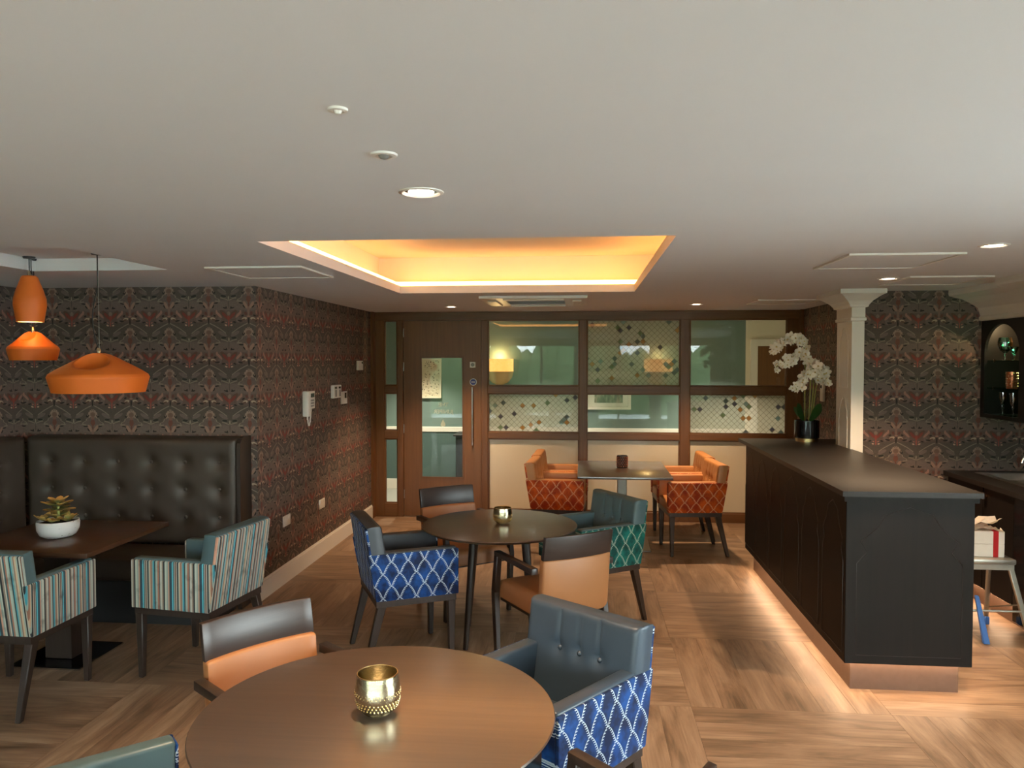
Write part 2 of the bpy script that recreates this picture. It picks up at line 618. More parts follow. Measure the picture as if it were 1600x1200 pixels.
# ------------------------------------------------------------------ materials
MT = {}
MT['ceiling'] = plain('ceiling_paint', lin(218, 217, 215), 0.85, var=0.015, scale=3)
MT['white'] = plain('white_satin_paint', lin(226, 220, 208), 0.45, var=0.02, scale=6)
MT['plastic'] = plain('white_plastic', lin(225, 220, 210), 0.35, var=0.02)
MT['grey_plastic'] = plain('grey_plastic', lin(130, 128, 122), 0.4, var=0.04)
MT['screen'] = plain('dark_display', lin(60, 66, 62), 0.2, var=0.1)
MT['wp_x'] = wallpaper('damask_wallpaper_facing', 0)
MT['wp_y'] = wallpaper('damask_wallpaper_side', 1)
MT['plank'] = plank_material()
MT['subfloor'] = plain('floor_joint', lin(120, 94, 72), 0.7, var=0.1)
MT['walnut'] = wood('walnut_frame', lin(88, 54, 20), lin(118, 76, 34), 2, 0.42)
MT['walnut_h'] = wood('walnut_rail', lin(88, 54, 20), lin(118, 76, 34), 0, 0.42)
MT['door_wood'] = wood('walnut_door', lin(96, 60, 26), lin(124, 82, 40), 2, 0.42)
MT['espresso'] = wood('espresso_wood', lin(38, 29, 25), lin(54, 43, 37), 2, 0.38)
MT['rail_wood'] = wood('dark_chair_rail', lin(40, 31, 28), lin(58, 46, 40), 0, 0.36, Specular_IOR_Level=0.5)
MT['table_top'] = wood('dark_table_top', lin(62, 47, 36), lin(86, 67, 52), 0, 0.30, Specular_IOR_Level=1.0, Coat_Weight=1.0, Coat_Roughness=0.22, Coat_IOR=1.8)
MT['booth_top'] = wood('mahogany_table_top', lin(58, 36, 24), lin(84, 54, 36), 0, 0.28)
MT['bar_body'] = wood('bar_dark_wood', lin(17, 13, 11), lin(27, 20, 16), 2, 0.5, Specular_IOR_Level=0.22)
MT['bar_top'] = wood('bar_worktop', lin(21, 17, 15), lin(31, 25, 22), 1, 0.42)
MT['bar_line'] = plain('bar_moulding', lin(40, 32, 28), 0.3, var=0.08)
MT['plinth'] = plain('brushed_bronze_plinth', lin(120, 96, 82), 0.38, 0.6, var=0.08)
MT['steel'] = plain('brushed_steel', lin(190, 185, 178), 0.3, 1.0, var=0.05)
MT['grey_steel'] = plain('grey_steel', lin(128, 122, 114), 0.4, 0.8, var=0.05)
MT['chrome'] = plain('polished_chrome', lin(215, 215, 212), 0.12, 1.0, var=0.02)
MT['alu'] = plain('aluminium', lin(190, 184, 172), 0.38, 0.9, var=0.06)
MT['brass'] = plain('hammered_brass', lin(204, 192, 160), 0.26, 1.0, var=0.10, scale=60, bump=0.3)
MT['gold'] = plain('gold_band', lin(226, 200, 145), 0.25, 1.0, var=0.05)
MT['copper'] = plain('copper_knob', lin(205, 130, 95), 0.3, 1.0, var=0.05)
MT['black'] = plain('black_metal', lin(22, 22, 22), 0.4, var=0.1)
MT['black_gloss'] = plain('black_glaze', lin(12, 14, 18), 0.08, var=0.1)
MT['black_wood'] = wood('black_stained_wood', lin(18, 17, 16), lin(28, 26, 24), 2, 0.45)
MT['booth'] = leather('charcoal_leather', lin(66, 56, 48), 0.48)
MT['booth_base'] = plain('charcoal_base', lin(28, 28, 29), 0.6)
MT['teal_leather'] = leather('teal_leather', lin(82, 104, 108), 0.40)
MT['blue_leather'] = leather('slate_blue_leather', lin(52, 64, 76), 0.38)
MT['dark_leather'] = leather('dark_slate_leather', lin(62, 66, 70), 0.42)
MT['tan'] = leather('tan_leather', lin(160, 106, 64), 0.45, 0.06)
MT['orange_leather'] = leather('orange_leather', lin(188, 126, 70), 0.45, 0.06)
MT['cream'] = plain('cream_glass_panel', lin(214, 200, 172), 0.16, var=0.02, scale=2)
MT['teal_wall'] = plain('teal_wall_paint', lin(108, 128, 122), 0.7, var=0.03, scale=3)
MT['teal_dado'] = plain('teal_dado_paint', lin(78, 100, 97), 0.6, var=0.03, scale=3)
MT['cream_wall'] = plain('cream_wall_paint', lin(222, 212, 190), 0.7, var=0.03, scale=3)
MT['vinyl'] = plain('grey_vinyl', lin(150, 150, 142), 0.5, var=0.05)
MT['pendant'] = plain('terracotta_ceramic', lin(226, 112, 34), 0.55, var=0.05, scale=10)
MT['pendant_in'] = plain('pendant_glaze', lin(240, 225, 200), 0.3, var=0.02)
MT['cord'] = plain('black_cord', lin(28, 25, 23), 0.6)
MT['bulb'] = emit('warm_bulb', (1.0, 0.62, 0.26, 1), 22.0)
MT['lamp'] = emit('downlight_lamp', (1.0, 0.80, 0.62, 1), 18.0)
MT['cove'] = emit('amber_led_strip', (1.0, 0.41, 0.10, 1), COVE_E)
MT['plinth_led'] = emit('plinth_led_strip', (1.0, 0.66, 0.40, 1), PLINTH_E)
MT['tray'] = plain('tray_paint', lin(226, 220, 210), 0.8, var=0.015, scale=3)
MT['glass'] = thin_glass('clear_glass')
MT['shelf_glass'] = thin_glass('glass_shelf', (0.62, 0.82, 0.75, 1))
MT['film'] = film_glass('patterned_film_glass')
def _etch():
    m = M('frosted_lettering_film')
    m.coords()
    n = m.noise(m.vec, 12, 2)
    c = m.mix(n, lin(244, 240, 226), lin(250, 248, 240))
    m.set(Base_Color=c, Roughness=0.6)
    tl = m.nt.nodes.new('ShaderNodeBsdfTranslucent')
    m.nt.links.new(c, tl.inputs[0])
    mx = m.nt.nodes.new('ShaderNodeMixShader')
    mx.inputs[0].default_value = 0.7
    m.nt.links.new(m.p.outputs[0], mx.inputs[1])
    m.nt.links.new(tl.outputs[0], mx.inputs[2])
    m.nt.links.new(mx.outputs[0], m.out.inputs[0])
    return m.mat
MT['etch'] = _etch()
MT['sign_blue'] = plain('blue_sign', lin(58, 66, 140), 0.4, var=0.05)
MT['paving'] = plain('pale_paving', lin(184, 187, 190), 0.8, var=0.06, scale=2)
MT['hedge'] = plain('hedge_foliage', lin(78, 104, 66), 0.8, var=0.3, scale=6)
MT['leaf'] = plain('orchid_leaf', lin(44, 78, 34), 0.35, var=0.2, scale=20)
MT['petal'] = plain('orchid_petal', lin(240, 230, 212), 0.6, var=0.05, scale=40)
MT['petal_eye'] = plain('orchid_lip', lin(226, 196, 130), 0.6, var=0.1)
MT['stem'] = plain('orchid_stem', lin(150, 152, 78), 0.5, var=0.1)
MT['soil'] = plain('dark_soil', lin(34, 28, 22), 0.9, var=0.4, scale=80, bump=0.5)
MT['bowl'] = None
MT['cardboard'] = plain('white_cardboard', lin(232, 222, 210), 0.7, var=0.03)
MT['red_tape'] = plain('red_tape', lin(186, 24, 28), 0.4, var=0.05)
MT['blue_plastic'] = plain('blue_plastic', lin(64, 110, 180), 0.45, var=0.08)
MT['picture'] = None
MT['fab_blue_s'] = lattice_fabric('blue_velvet_side', lin(4, 22, 56), lin(12, 64, 126), lin(196, 206, 212), 1)
MT['fab_blue_b'] = lattice_fabric('blue_velvet_back', lin(4, 22, 56), lin(12, 64, 126), lin(196, 206, 212), 0)
MT['fab_green_s'] = lattice_fabric('emerald_velvet_side', lin(4, 66, 62), lin(16, 116, 108), lin(196, 206, 186), 1)
MT['fab_green_b'] = lattice_fabric('emerald_velvet_back', lin(4, 66, 62), lin(16, 116, 108), lin(196, 206, 186), 0)
MT['fab_orange_s'] = lattice_fabric('orange_velvet_side', lin(150, 44, 10), lin(212, 92, 18), lin(240, 190, 140), 1, 0.105, 0.062)
MT['fab_orange_b'] = lattice_fabric('orange_velvet_back', lin(150, 44, 10), lin(212, 92, 18), lin(240, 190, 140), 0, 0.105, 0.062)
MT['fab_stripe_s'] = stripe_fabric('striped_velvet_side', 1)
MT['fab_stripe_b'] = stripe_fabric('striped_velvet_back', 0)

def _bowl():
    m = M('speckled_ceramic')
    m.coords()
    n = m.noise(m.vec, 70, 2)
    sp = n.gt(0.69)
    m.set(Base_Color=m.mix(sp, lin(205, 200, 194), lin(110, 92, 78)), Roughness=0.55)
    return m.mat
MT['bowl'] = _bowl()

def _pic():
    m = M('framed_print')
    co = m.coords()
    n = m.noise(m.scaled(m.vec, (14, 14, 5)), 1.0, 4)
    m.set(Base_Color=m.ramp(n, [(0.3, lin(30, 34, 28)), (0.5, lin(110, 116, 96)), (0.62, lin(170, 160, 140)), (0.75, lin(60, 46, 38))]), Roughness=0.3)
    return m.mat
MT['picture'] = _pic()

def _carved():
    m = M('carved_white_panel')
    m.coords()
    n = m.nt.nodes.new('ShaderNodeTexVoronoi')
    n.inputs['Scale'].default_value = 34
    m.nt.links.new(m.vec, n.inputs['Vector'])
    d = S(m.nt, n.outputs['Distance'])
    m.set(Base_Color=m.mix(d.below(0.24, 0.12), lin(214, 200, 172), lin(70, 60, 48)), Roughness=0.6)
    m.bump(d, 0.6, 0.01)
    return m.mat
MT['carved'] = _carved()

# ================================================================== STRUCTURE
# ---- floor: slab with basket-weave planks on it
floor = struct('floor', bx(XA, XB, YW, YC, -0.10, -0.011), MT['subfloor'])
PL, PW, PT = 1.0, 1.0 / 6, 0.010
plank_me = mesh_of(box(NB(), -PL / 2 + .0003, PL / 2 - .0003, -PW / 2 + .0003, PW / 2 - .0003, -PT, 0, 0.0006, 1), 'plank', MT['plank'], False)
stuff_bm = NB()
n_plank = 0
for j in range(-4, 9):
    for i in range(-5, 3):
        x0, y0 = 0.56 + i, 4.0 + (j - 4)
        cx, cy = x0 + .5, y0 + .5
        if cx < XL - .45 and cy > YA + .2: continue
        if cx > 3.9: continue
        along_x = (i + j) % 2 == 1
        for k in range(6):
            o = -0.5 + PW * (k + 0.5)
            if y0 >= 1.9:
                px_, py_ = (cx, cy + o) if along_x else (cx + o, cy)
                inst('plank', plank_me, floor, (px_, py_, 0), (0, 0, 0 if along_x else PI / 2))
                n_plank += 1
            else:
                if along_x: box(stuff_bm, x0 + .001, x0 + .999, cy + o - PW / 2 + .001, cy + o + PW / 2 - .001, -PT, 0)
                else: box(stuff_bm, cx + o - PW / 2 + .001, cx + o + PW / 2 - .001, y0 + .001, y0 + .999, -PT, 0)
o = obj('rear_planks', stuff_bm, MT['plank'], floor, False)
o['kind'] = 'stuff'

# ---- ceiling with the two recesses
TX0, TX1, TY0, TY1 = -1.49, 0.40, 3.41, 6.17        # amber tray
RX0, RX1, RY0, RY1 = -3.34, -2.49, 3.52, 4.42       # plain recess over the booth table
ceil = struct('ceiling', slab(NB(), rect(XA - .2, XB + .2, YW - .2, YP + .1), [rect(TX0, TX1, TY0, TY1), rect(RX0, RX1, RY0, RY1)],
                              lambda u, v, d: (u, v, d), ZC, ZC + 0.05), MT['ceiling'])
bm = NB()
K0, K1 = .24, .26
slab(bm, rect(TX0 - K0, TX1 + K0, TY0 - K0, TY1 + K0), [rect(TX0 + .001, TX1 - .001, TY0 + .001, TY1 - .001)], lambda u, v, d: (u, v, d), ZC + .05, ZC + .06)
slab(bm, rect(TX0 - K1, TX1 + K1, TY0 - K1, TY1 + K1), [rect(TX0 - K0, TX1 + K0, TY0 - K0, TY1 + K0)], lambda u, v, d: (u, v, d), ZC + .05, ZC + .32)
box(bm, TX0 - K1, TX1 + K1, TY0 - K1, TY1 + K1, ZC + .32, ZC + .34)
obj('light_tray', bm, MT['tray'], ceil, False)
for a in ((TX0 - .07, TX1 + .07, TY1 + .045, TY1 + .065), (TX0 - .07, TX1 + .07, TY0 - .065, TY0 - .045),
          (TX0 - .065, TX0 - .045, TY0 - .04, TY1 + .04), (TX1 + .045, TX1 + .065, TY0 - .04, TY1 + .04)):
    obj('led_strip', bx(*a, ZC + .061, ZC + .098), MT['cove'], ceil, False)
bm = NB()
slab(bm, rect(RX0 - .02, RX1 + .02, RY0 - .02, RY1 + .02), [rect(RX0, RX1, RY0, RY1)], lambda u, v, d: (u, v, d), ZC + .05, ZC + .075)
box(bm, RX0 - .02, RX1 + .02, RY0 - .02, RY1 + .02, ZC + .075, ZC + .09)
obj('pendant_recess', bm, MT['ceiling'], ceil, False)

# ---- walls
struct('wall_left', bx(XL - .15, XL, YA, YP + .05, 0, ZC), MT['wp_y'])
struct('wall_alcove_back', bx(XA - .15, XL - .15, YA, YA + .15, 0, ZC), MT['wp_x'])
struct('wall_alcove_side', bx(XA - .15, XA, YW, YA, 0, ZC), MT['wp_y'])
# the short wall end beside the corner also shows the paper on its alcove side
struct('wall_corner', bx(XL - .15, XL - .001, YA - .002, YA, 0, ZC), MT['wp_x'])
struct('wall_right', bx(XR, XR + .15, YB + .15, YP + .05, 0, ZC), MT['wp_y'])
struct('wall_bar_back', bx(2.17, XB + .15, YB, YB + .15, 0, ZC), MT['wp_x'])
struct('wall_bar_side', slab(NB(), rect(YW, YB, 0, ZC), [rect(.6, 2.8, .35, 2.15)], lambda u, v, d: (d, u, v), XB, XB + .15), MT['wp_y'])
wf = struct('window_6', slab(NB(), rect(.6, 2.8, .35, 2.15), [rect(.65, 1.67, .40, 2.10), rect(1.73, 2.75, .40, 2.10)], lambda u, v, d: (d, u, v), XB + .05, XB + .11), MT['white'])
for a, b in ((.65, 1.67), (1.73, 2.75)):
    obj('pane', bx(XB + .078, XB + .083, a, b, .40, 2.10), MT['glass'], wf, False)
# window wall behind the camera
wins = [rect(-4.0, -2.2, 0.25, 2.2), rect(-1.95, -0.2, 0.25, 2.2), rect(0.05, 1.7, 0.25, 2.2), rect(1.9, 3.2, 0.25, 2.2)]
struct('wall_rear', slab(NB(), rect(XA - .15, XB + .15, 0, ZC), wins, lambda u, v, d: (u, d, v), YW - .2, YW), MT['white'])
for k, w in enumerate(wins):
    (u0, v0), (u1, v1) = w[0], w[2]
    um = (u0 + u1) / 2
    wf = struct('window_%d' % (k + 2), slab(NB(), rect(u0, u1, v0, v1), [rect(u0 + .05, um - .03, v0 + .05, v1 - .05), rect(um + .03, u1 - .05, v0 + .05, v1 - .05)],
                                            lambda u, v, d: (u, d, v), YW - .13, YW - .07), MT['white'])
    for a, b in ((u0 + .05, um - .03), (um + .03, u1 - .05)):
        obj('pane', bx(a, b, YW - .105, YW - .100, v0 + .05, v1 - .05), MT['glass'], wf, False)
# unseen terrace and hedge, added to bounce daylight and dim the window reflections
struct('added_terrace', slab(NB(), [(-14, -14), (16, -14), (16, 12), (XB + .2, 12), (XB + .2, YW - .21), (-14, YW - .21)], [], lambda u, v, d: (u, v, d), -.16, -.06), MT['paving'])
hb_ = NB()
hr = random.Random(11)
for i in range(56):
    x_ = -14 + i * .5
    bmesh.ops.create_icosphere(hb_, subdivisions=2, radius=1.0, matrix=Matrix.Translation((x_, -9.5 + hr.uniform(-.3, .3), .55)) @ Matrix.Diagonal((hr.uniform(.5, .8), .7, hr.uniform(1.5, 2.3), 1)))
for v_ in hb_.verts: v_.co += Vector((hr.uniform(-.08, .08), hr.uniform(-.08, .08), hr.uniform(-.08, .08)))
obj('added_hedge', hb_, MT['hedge'])['kind'] = 'structure'
# skirting
bm = NB()
box(bm, XL, XL + .016, YA - .0, YP - .05, 0, .135)
box(bm, XL, XL + .010, YA - .0, YP - .05, .135, .150)
struct('baseboard_left', bm, MT['white'])
# corridor behind the glass
struct('wall_corridor', bx(-4.2, 2.15, YC, YC + .1, 0, ZC), MT['teal_wall'])
struct('wall_corridor_dado', bx(-4.2, 2.15, YC - .006, YC, .14, .80), MT['teal_dado'])
struct('wall_corridor_right', bx(2.15, 4.2, YC, YC + .1, 0, ZC), MT['cream_wall'])
struct('wall_corridor_end', bx(4.1, 4.2, YP + .1, YC, 0, ZC), MT['cream_wall'])
struct('wall_corridor_start', bx(-4.3, -4.2, YP + .1, YC, 0, ZC), MT['cream_wall'])
struct('wall_corridor_front', bx(XR + .0, 4.1, YP + .051, YP + .10, 0, ZC), MT['cream_wall'])
struct('wall_corridor_front_left', bx(-4.2, XL - .02, YP + .051, YP + .10, 0, ZC), MT['cream_wall'])
struct('ceiling_corridor', bx(-4.2, 4.2, YP + .10, YC + .1, ZC, ZC + .05), MT['ceiling'])
struct('floor_corridor', bx(-4.2, 4.2, YP + .05, YC, -.012, .002), MT['vinyl'])
bm = NB(); box(bm, -4.2, 2.2, YC - .02, YC, .80, .87, .004, 1)
struct('trim_1', bm, MT['white'])
bm = NB(); box(bm, -4.2, 2.2, YC - .018, YC, 0, .14, .003, 1)
struct('baseboard_corridor', bm, MT['white'])
d2 = struct('door_2', bx(2.30, 3.10, YC - .03, YC - .001, .003, 1.98), MT['door_wood'])
bm = NB()
slab(bm, [(2.21, .003), (2.30, .003), (2.30, 1.98), (3.10, 1.98), (3.10, .003), (3.19, .003), (3.19, 2.07), (2.21, 2.07)], [], lambda u, v, d: (u, d, v), YC - .045, YC - .001)
obj('frame', bm, MT['white'], d2, False)
lh = NB(); tube(lh, [(2.38, YC - .03, 1.0), (2.38, YC - .08, 1.0), (2.50, YC - .08, 1.0)], .009)
obj('door_handle', lh, MT['steel'], d2)

# ---- glazed partition (window_1) and door_1
PY0, PY1 = YP - .05, YP + .05
part = empty('window_1')
part['kind'] = 'structure'
def bar(name, x0, x1, z0, z1, mat, p=part, y0=PY0, y1=PY1):
    return obj(name, bx(x0, x1, y0, y1, z0, z1, bev=.004, seg=1), mat, p, False)
for x0, x1 in ((XL, -2.27), (-2.12, -2.052), (-1.152, -1.077), (-.05, .036), (1.061, 1.165), (2.206, XR)):
    bar('post', x0, x1, 0, 2.244, MT['walnut'])
bar('head_rail', XL, XR, 2.244, ZC, MT['walnut_h'])
for x0, x1 in ((-1.077, -.05), (.036, 1.061), (1.165, 2.206)):
    bar('transom', x0, x1, 1.419, 1.506, MT['walnut_h'])
    bar('transom', x0, x1, .908, .980, MT['walnut_h'])
    bar('sill_rail', x0, x1, 0, .10, MT['walnut_h'])
for z0, z1 in ((1.418, 1.506), (.894, .99), (0, .153)):
    bar('transom', -2.27, -2.12, z0, z1, MT['walnut_h'])
# glazing beads: slim frame around each opening, set proud
def pane(x0, x1, z0, z1, mat, name='pane', bead=.012):
    p = obj(name, bx(x0 + .002, x1 - .002, YP - .005, YP + .003, z0 + .002, z1 - .002), mat, part, False)
    b = slab(NB(), rect(x0, x1, z0, z1), [rect(x0 + bead, x1 - bead, z0 + bead, z1 - bead)], lambda u, v, d: (u, d, v), YP - .030, YP - .006)
    obj('bead', b, MT['walnut_h'], p, False)
for k, (x0, x1) in enumerate(((-1.077, -.05), (.036, 1.061), (1.165, 2.206))):
    pane(x0, x1, 1.506, 2.244, MT['film'] if k == 1 else MT['glass'])
    pane(x0, x1, .980, 1.419, MT['glass'] if k == 1 else MT['film'])
    pane(x0, x1, .10, .908, MT['cream'], 'solid_panel')
for z0, z1 in ((1.506, 2.244), (.99, 1.418), (.153, .894)):
    pane(-2.27, -2.12, z0, z1, MT['glass'])
# dark cover strips where the partition meets the side walls
struct('trim_2', bx(XL, XL + .03, PY0 - .10, PY0, 0, ZC), MT['walnut'])
struct('trim_3', bx(XR - .03, XR, PY0 - .10, PY0, 0, ZC), MT['walnut'])

door = empty('door_1', (-2.05, YP, 0))
door['kind'] = 'structure'
def dl(x): return x + 2.05
leaf = slab(NB(), rect(dl(-2.048), dl(-1.156), .008, 2.240), [rect(dl(-1.845), dl(-1.363), .455, 1.829)], lambda u, v, d: (u, d, v), -.022, .022)
obj('door_leaf', leaf, MT['door_wood'], door, False)
vp = obj('vision_pane', bx(dl(-1.845) + .001, dl(-1.363) - .001, -.004, .004, .456, 1.828), MT['glass'], door, False)
obj('bead', slab(NB(), rect(dl(-1.857), dl(-1.351), .443, 1.841), [rect(dl(-1.837), dl(-1.371), .463, 1.821)], lambda u, v, d: (u, d, v), -.030, -.0225), MT['walnut'], vp, False)
hb = NB()
tube(hb, [(dl(-1.253), -.065, .83), (dl(-1.253), -.065, 1.49)], .010, 10)
for z in (.90, 1.42): tube(hb, [(dl(-1.253), -.065, z), (dl(-1.253), -.022, z)], .007, 8)
obj('pull_handle', hb, MT['steel'], door)
sg = NB(); lathe(sg, [(0, 0), (.036, 0), (.040, .003), (.040, .006), (0, .006)], 24)
sgo = obj('round_sign', sg, MT['plastic'], door)
sgo.location = (dl(-1.246), -.022, 1.547); sgo.rotation_euler = (PI / 2, 0, 0)
sg = NB(); lathe(sg, [(0, .006), (.034, .006), (.034, .0075), (0, .0075)], 24)
obj('sign_face', sg, MT['sign_blue'], sgo)
obj('sign_bar', bx(-.022, .022, -.004, .004, .0075, .0085), MT['plastic'], sgo, False)
sq = obj('square_sign', bx(dl(-1.285), dl(-1.220), -.028, -.0222, 1.71, 1.775, bev=.002, seg=1), MT['plastic'], door, False)
sg = NB(); lathe(sg, [(0, 0), (.021, 0), (.021, .002), (0, .002)], 20)
s2 = obj('sign_symbol', sg, MT['grey_plastic'], sq)
s2.location = (dl(-1.2525), -.028, 1.7425); s2.rotation_euler = (PI / 2, 0, 0)
for z in (2.106, 1.72, 1.011, .26):
    obj('hinge', bx(dl(-2.054), dl(-2.042), -.030, -.021, z - .05, z + .05, bev=.002, seg=1), MT['steel'], door, False)

def text(body, size, parent, loc, rot, mat, ext=.0006, name='lettering', sx=1.0):
    c = bpy.data.curves.new(name, 'FONT')
    c.body = body
    c.size = size
    c.align_x = 'CENTER'
    c.extrude = 0.0
    c.offset = 0.0012
    c.materials.append(mat)
    o = bpy.data.objects.new(name, c)
    link(o, parent)
    o.location = loc
    o.rotation_euler = rot
    o.scale = (sx, 1, 1)
    return o
# the lettering is applied to be read from the corridor, so it shows reversed in the room
text('THE', .062, vp, (dl(-1.595), .0046, 1.265), (PI / 2, 0, PI), MT['etch'])
text('JUNIPER', .062, vp, (dl(-1.595), .0046, 1.185), (PI / 2, 0, PI), MT['etch'])
dr = [(0.0, .085), (.012, .06), (.024, .035), (.028, .018), (.020, .004), (0.0, -.004)]
pl = dr + [(-a, b) for a, b in reversed(dr[1:-1])]
obj('drop_emblem', slab(NB(), pl, [], lambda u, v, d: (dl(-1.600) + u, d, 1.035 + v), .0042, .0052), MT['etch'], vp, False)

# ---- pilaster at the end of the wall, with crown capital
bm = NB()
PXa, PXb, PYa, PYb = 2.075, 2.169, 6.20, 6.55
rect_loft(bm, [(0, PXa, PXb, PYa, PYb), (2.12, PXa, PXb, PYa, PYb)])
box(bm, PXb, XR - .001, YB + .151, PYb, 0, ZC)
trim4 = struct('trim_4', bm, MT['white'])
trim4['label'] = 'white painted pilaster with scalloped panel mouldings beside the bar'
rows = [(2.10, .0), (2.105, .012), (2.125, .012), (2.13, .004), (2.205, .004), (2.21, .022), (2.225, .026), (2.255, .05), (2.285, .09), (2.30, .115), (2.305, .13), (ZC, .13)]
bm = NB()
rect_loft(bm, [(z, PXa - e, PXb + e * .9, PYa - e, PYb + e) for z, e in rows])
obj('capital', bm, MT['white'], trim4, False)
def outline(pts, place, r, closed=True):
    b = NB()
    P = [place(*q) for q in pts]
    if closed: P = P + [P[0]]
    tube(b, P, r, 6, caps=not closed)
    return b
def scallop_panel(w, h):
    """pointed shouldered panel outline, centred on u, from v=0 up"""
    q = [(-w / 2, .0), (-w / 2, h * .62), (-w * .40, h * .70), (-w * .46, h * .77), (-w * .30, h * .86), (-w * .22, h * .95), (0, h), ]
    return q + [(-a, b) for a, b in reversed(q[:-1])]
for z0, hh in ((1.58, .48), (1.02, .48), (.45, .48)):
    obj('panel_moulding', outline(scallop_panel(.20, hh), lambda u, v, z0=z0: (PXa - .0005, 6.375 + u, z0 + v), .003), MT['white'], trim4)

# ---- cornice on the right above the shelf cabinet
bm = NB()
prof = [(0, 2.10), (-.02, 2.105), (-.02, 2.13), (-.01, 2.14), (-.03, 2.20), (-.05, 2.215), (-.09, 2.24), (-.15, 2.27), (-.21, 2.285), (-.245, 2.295), (-.25, 2.31), (-.25, ZC)]
for y0, y1, ext in ((5.42, YB - .001, 0.0), (4.2, 5.42, 0.10)):
    rows_ = []
    for ex, z in prof:
        e = ex - ext
        rows_.append((z, 3.08 + e, XB - .001, y0 + (e * .5 if ext else 0), y1))
    rect_loft(bm, rows_)
struct('trim_5', bm, MT['white'])['label'] = 'white crown cornice above the black niche cabinet'

# ================================================================== CEILING FITTINGS
def downlight(x, y, label, r=.05, lit=True, z=ZC, w=SPOT_W, grp='recessed downlights', col=(1.0, 0.69, 0.42)):
    t = thing('downlight', label, 'downlight', (x, y, z), 0, grp)
    obj('trim_ring', lathe(NB(), [(r, .004), (r, -.002), (r * 1.12, -.006), (r * 1.32, -.003), (r * 1.34, 0.002)], 32), MT['plastic'], t)
    obj('reflector', lathe(NB(), [(r, .003), (r * .97, .0), (r * .72, -.0005)], 28), MT['chrome'], t)
    obj('lamp_disc', lathe(NB(), [(0, -.003), (r * .72, -.003), (r * .76, 0)], 28), MT['lamp'] if lit else MT['grey_plastic'], t)
    if lit:
        L = bpy.data.lights.new('downlight_beam', 'SPOT')
        L.energy = w
        L.color = col
        L.spot_size = R(100)
        L.spot_blend = 0.6
        L.shadow_soft_size = 0.035
        lo = bpy.data.objects.new('downlight_beam', L)
        link(lo, t)
        lo.location = (0, 0, -.012)
    return t
downlight(-.523, 2.455, 'lit recessed downlight nearest the camera in the row over the round tables', .055)
downlight(1.925, 3.836, 'lit recessed downlight above the near end of the bar, furthest right', .05)
downlight(2.014, 5.335, 'lit recessed downlight between the ceiling panels above the bar', .05)
downlight(1.086, 7.607, 'lit recessed downlight right of the cassette, before the glazed screen', .05)
downlight(-1.344, 7.741, 'lit recessed downlight near the door, left of the cassette', .05)
def ceiling_sensor(x, y, r, dark, label, cat):
    t = thing(cat.replace(' ', '_'), label, cat, (x, y, ZC))
    obj('rim', lathe(NB(), [(0, -.003), (r * .55, -.004), (r * .62, -.006), (r * .95, -.005), (r, -.001), (r, .001)], 28), MT['plastic'], t)
    obj('sensor_lens', lathe(NB(), [(0, -.014), (r * .28, -.011), (r * .42, -.004)], 20), MT['grey_plastic'] if dark else MT['plastic'], t)
ceiling_sensor(-.529, 1.63, .022, False, 'small white round sensor in the ceiling, nearest the top edge', 'ceiling sensor')
ceiling_sensor(-.525, 1.998, .036, True, 'round ceiling detector with grey centre behind the small sensor', 'smoke detector')

def ceiling_panel(cx, cy, w, d, label, slots=0):
    t = thing('ceiling_panel', label, 'ceiling panel', (cx, cy, ZC), 0, 'flat ceiling panels')
    obj('frame', slab(NB(), rect(-w / 2, w / 2, -d / 2, d / 2), [rect(-w / 2 + .02, w / 2 - .02, -d / 2 + .02, d / 2 - .02)], lambda u, v, q: (u, v, q), -.010, .001), MT['white'], t, False)
    obj('plate', bx(-w / 2 + .026, w / 2 - .026, -d / 2 + .026, d / 2 - .026, -.006, .001), MT['ceiling'], t, False)
    return t
ceiling_panel(-1.91, 4.59, .58, .58, 'flat square ceiling panel left of the glowing tray')
ceiling_panel(1.63, 4.38, .57, .62, 'flat square ceiling panel above the bar counter')
ceiling_panel(2.36, 5.47, .52, .54, 'flat ceiling panel between the pilaster and the right cornice')
ceiling_panel(1.84, 7.35, .56, .50, 'flat ceiling panel close to the glazed screen, behind the orchid')
t = thing('air_conditioner', 'ceiling cassette air conditioner with slotted grille before the glazed screen', 'air conditioner', (-.43, 6.95, ZC))
obj('surround', slab(NB(), rect(-.46, .46, -.46, .46), [rect(-.26, .26, -.26, .26)], lambda u, v, q: (u, v, q), -.022, 0), MT['plastic'], t, False)
obj('grille_back', bx(-.259, .259, -.259, .259, -.003, 0), MT['black'], t, False)
gs = mesh_of(bx(-.255, .255, -.007, .007, -.018, -.010), 'slat', MT['grey_plastic'], False)
for k in range(17): inst('slat', gs, t, (0, -.245 + k * .0306, 0), (R(20), 0, 0))
for a in (0, 1, 2, 3):
    f = obj('air_flap', bx(-.26, .26, -.41, -.33, -.036, -.0225, bev=.004, seg=1), MT['plastic'], t, False)
    f.rotation_euler = (0, 0, a * PI / 2)

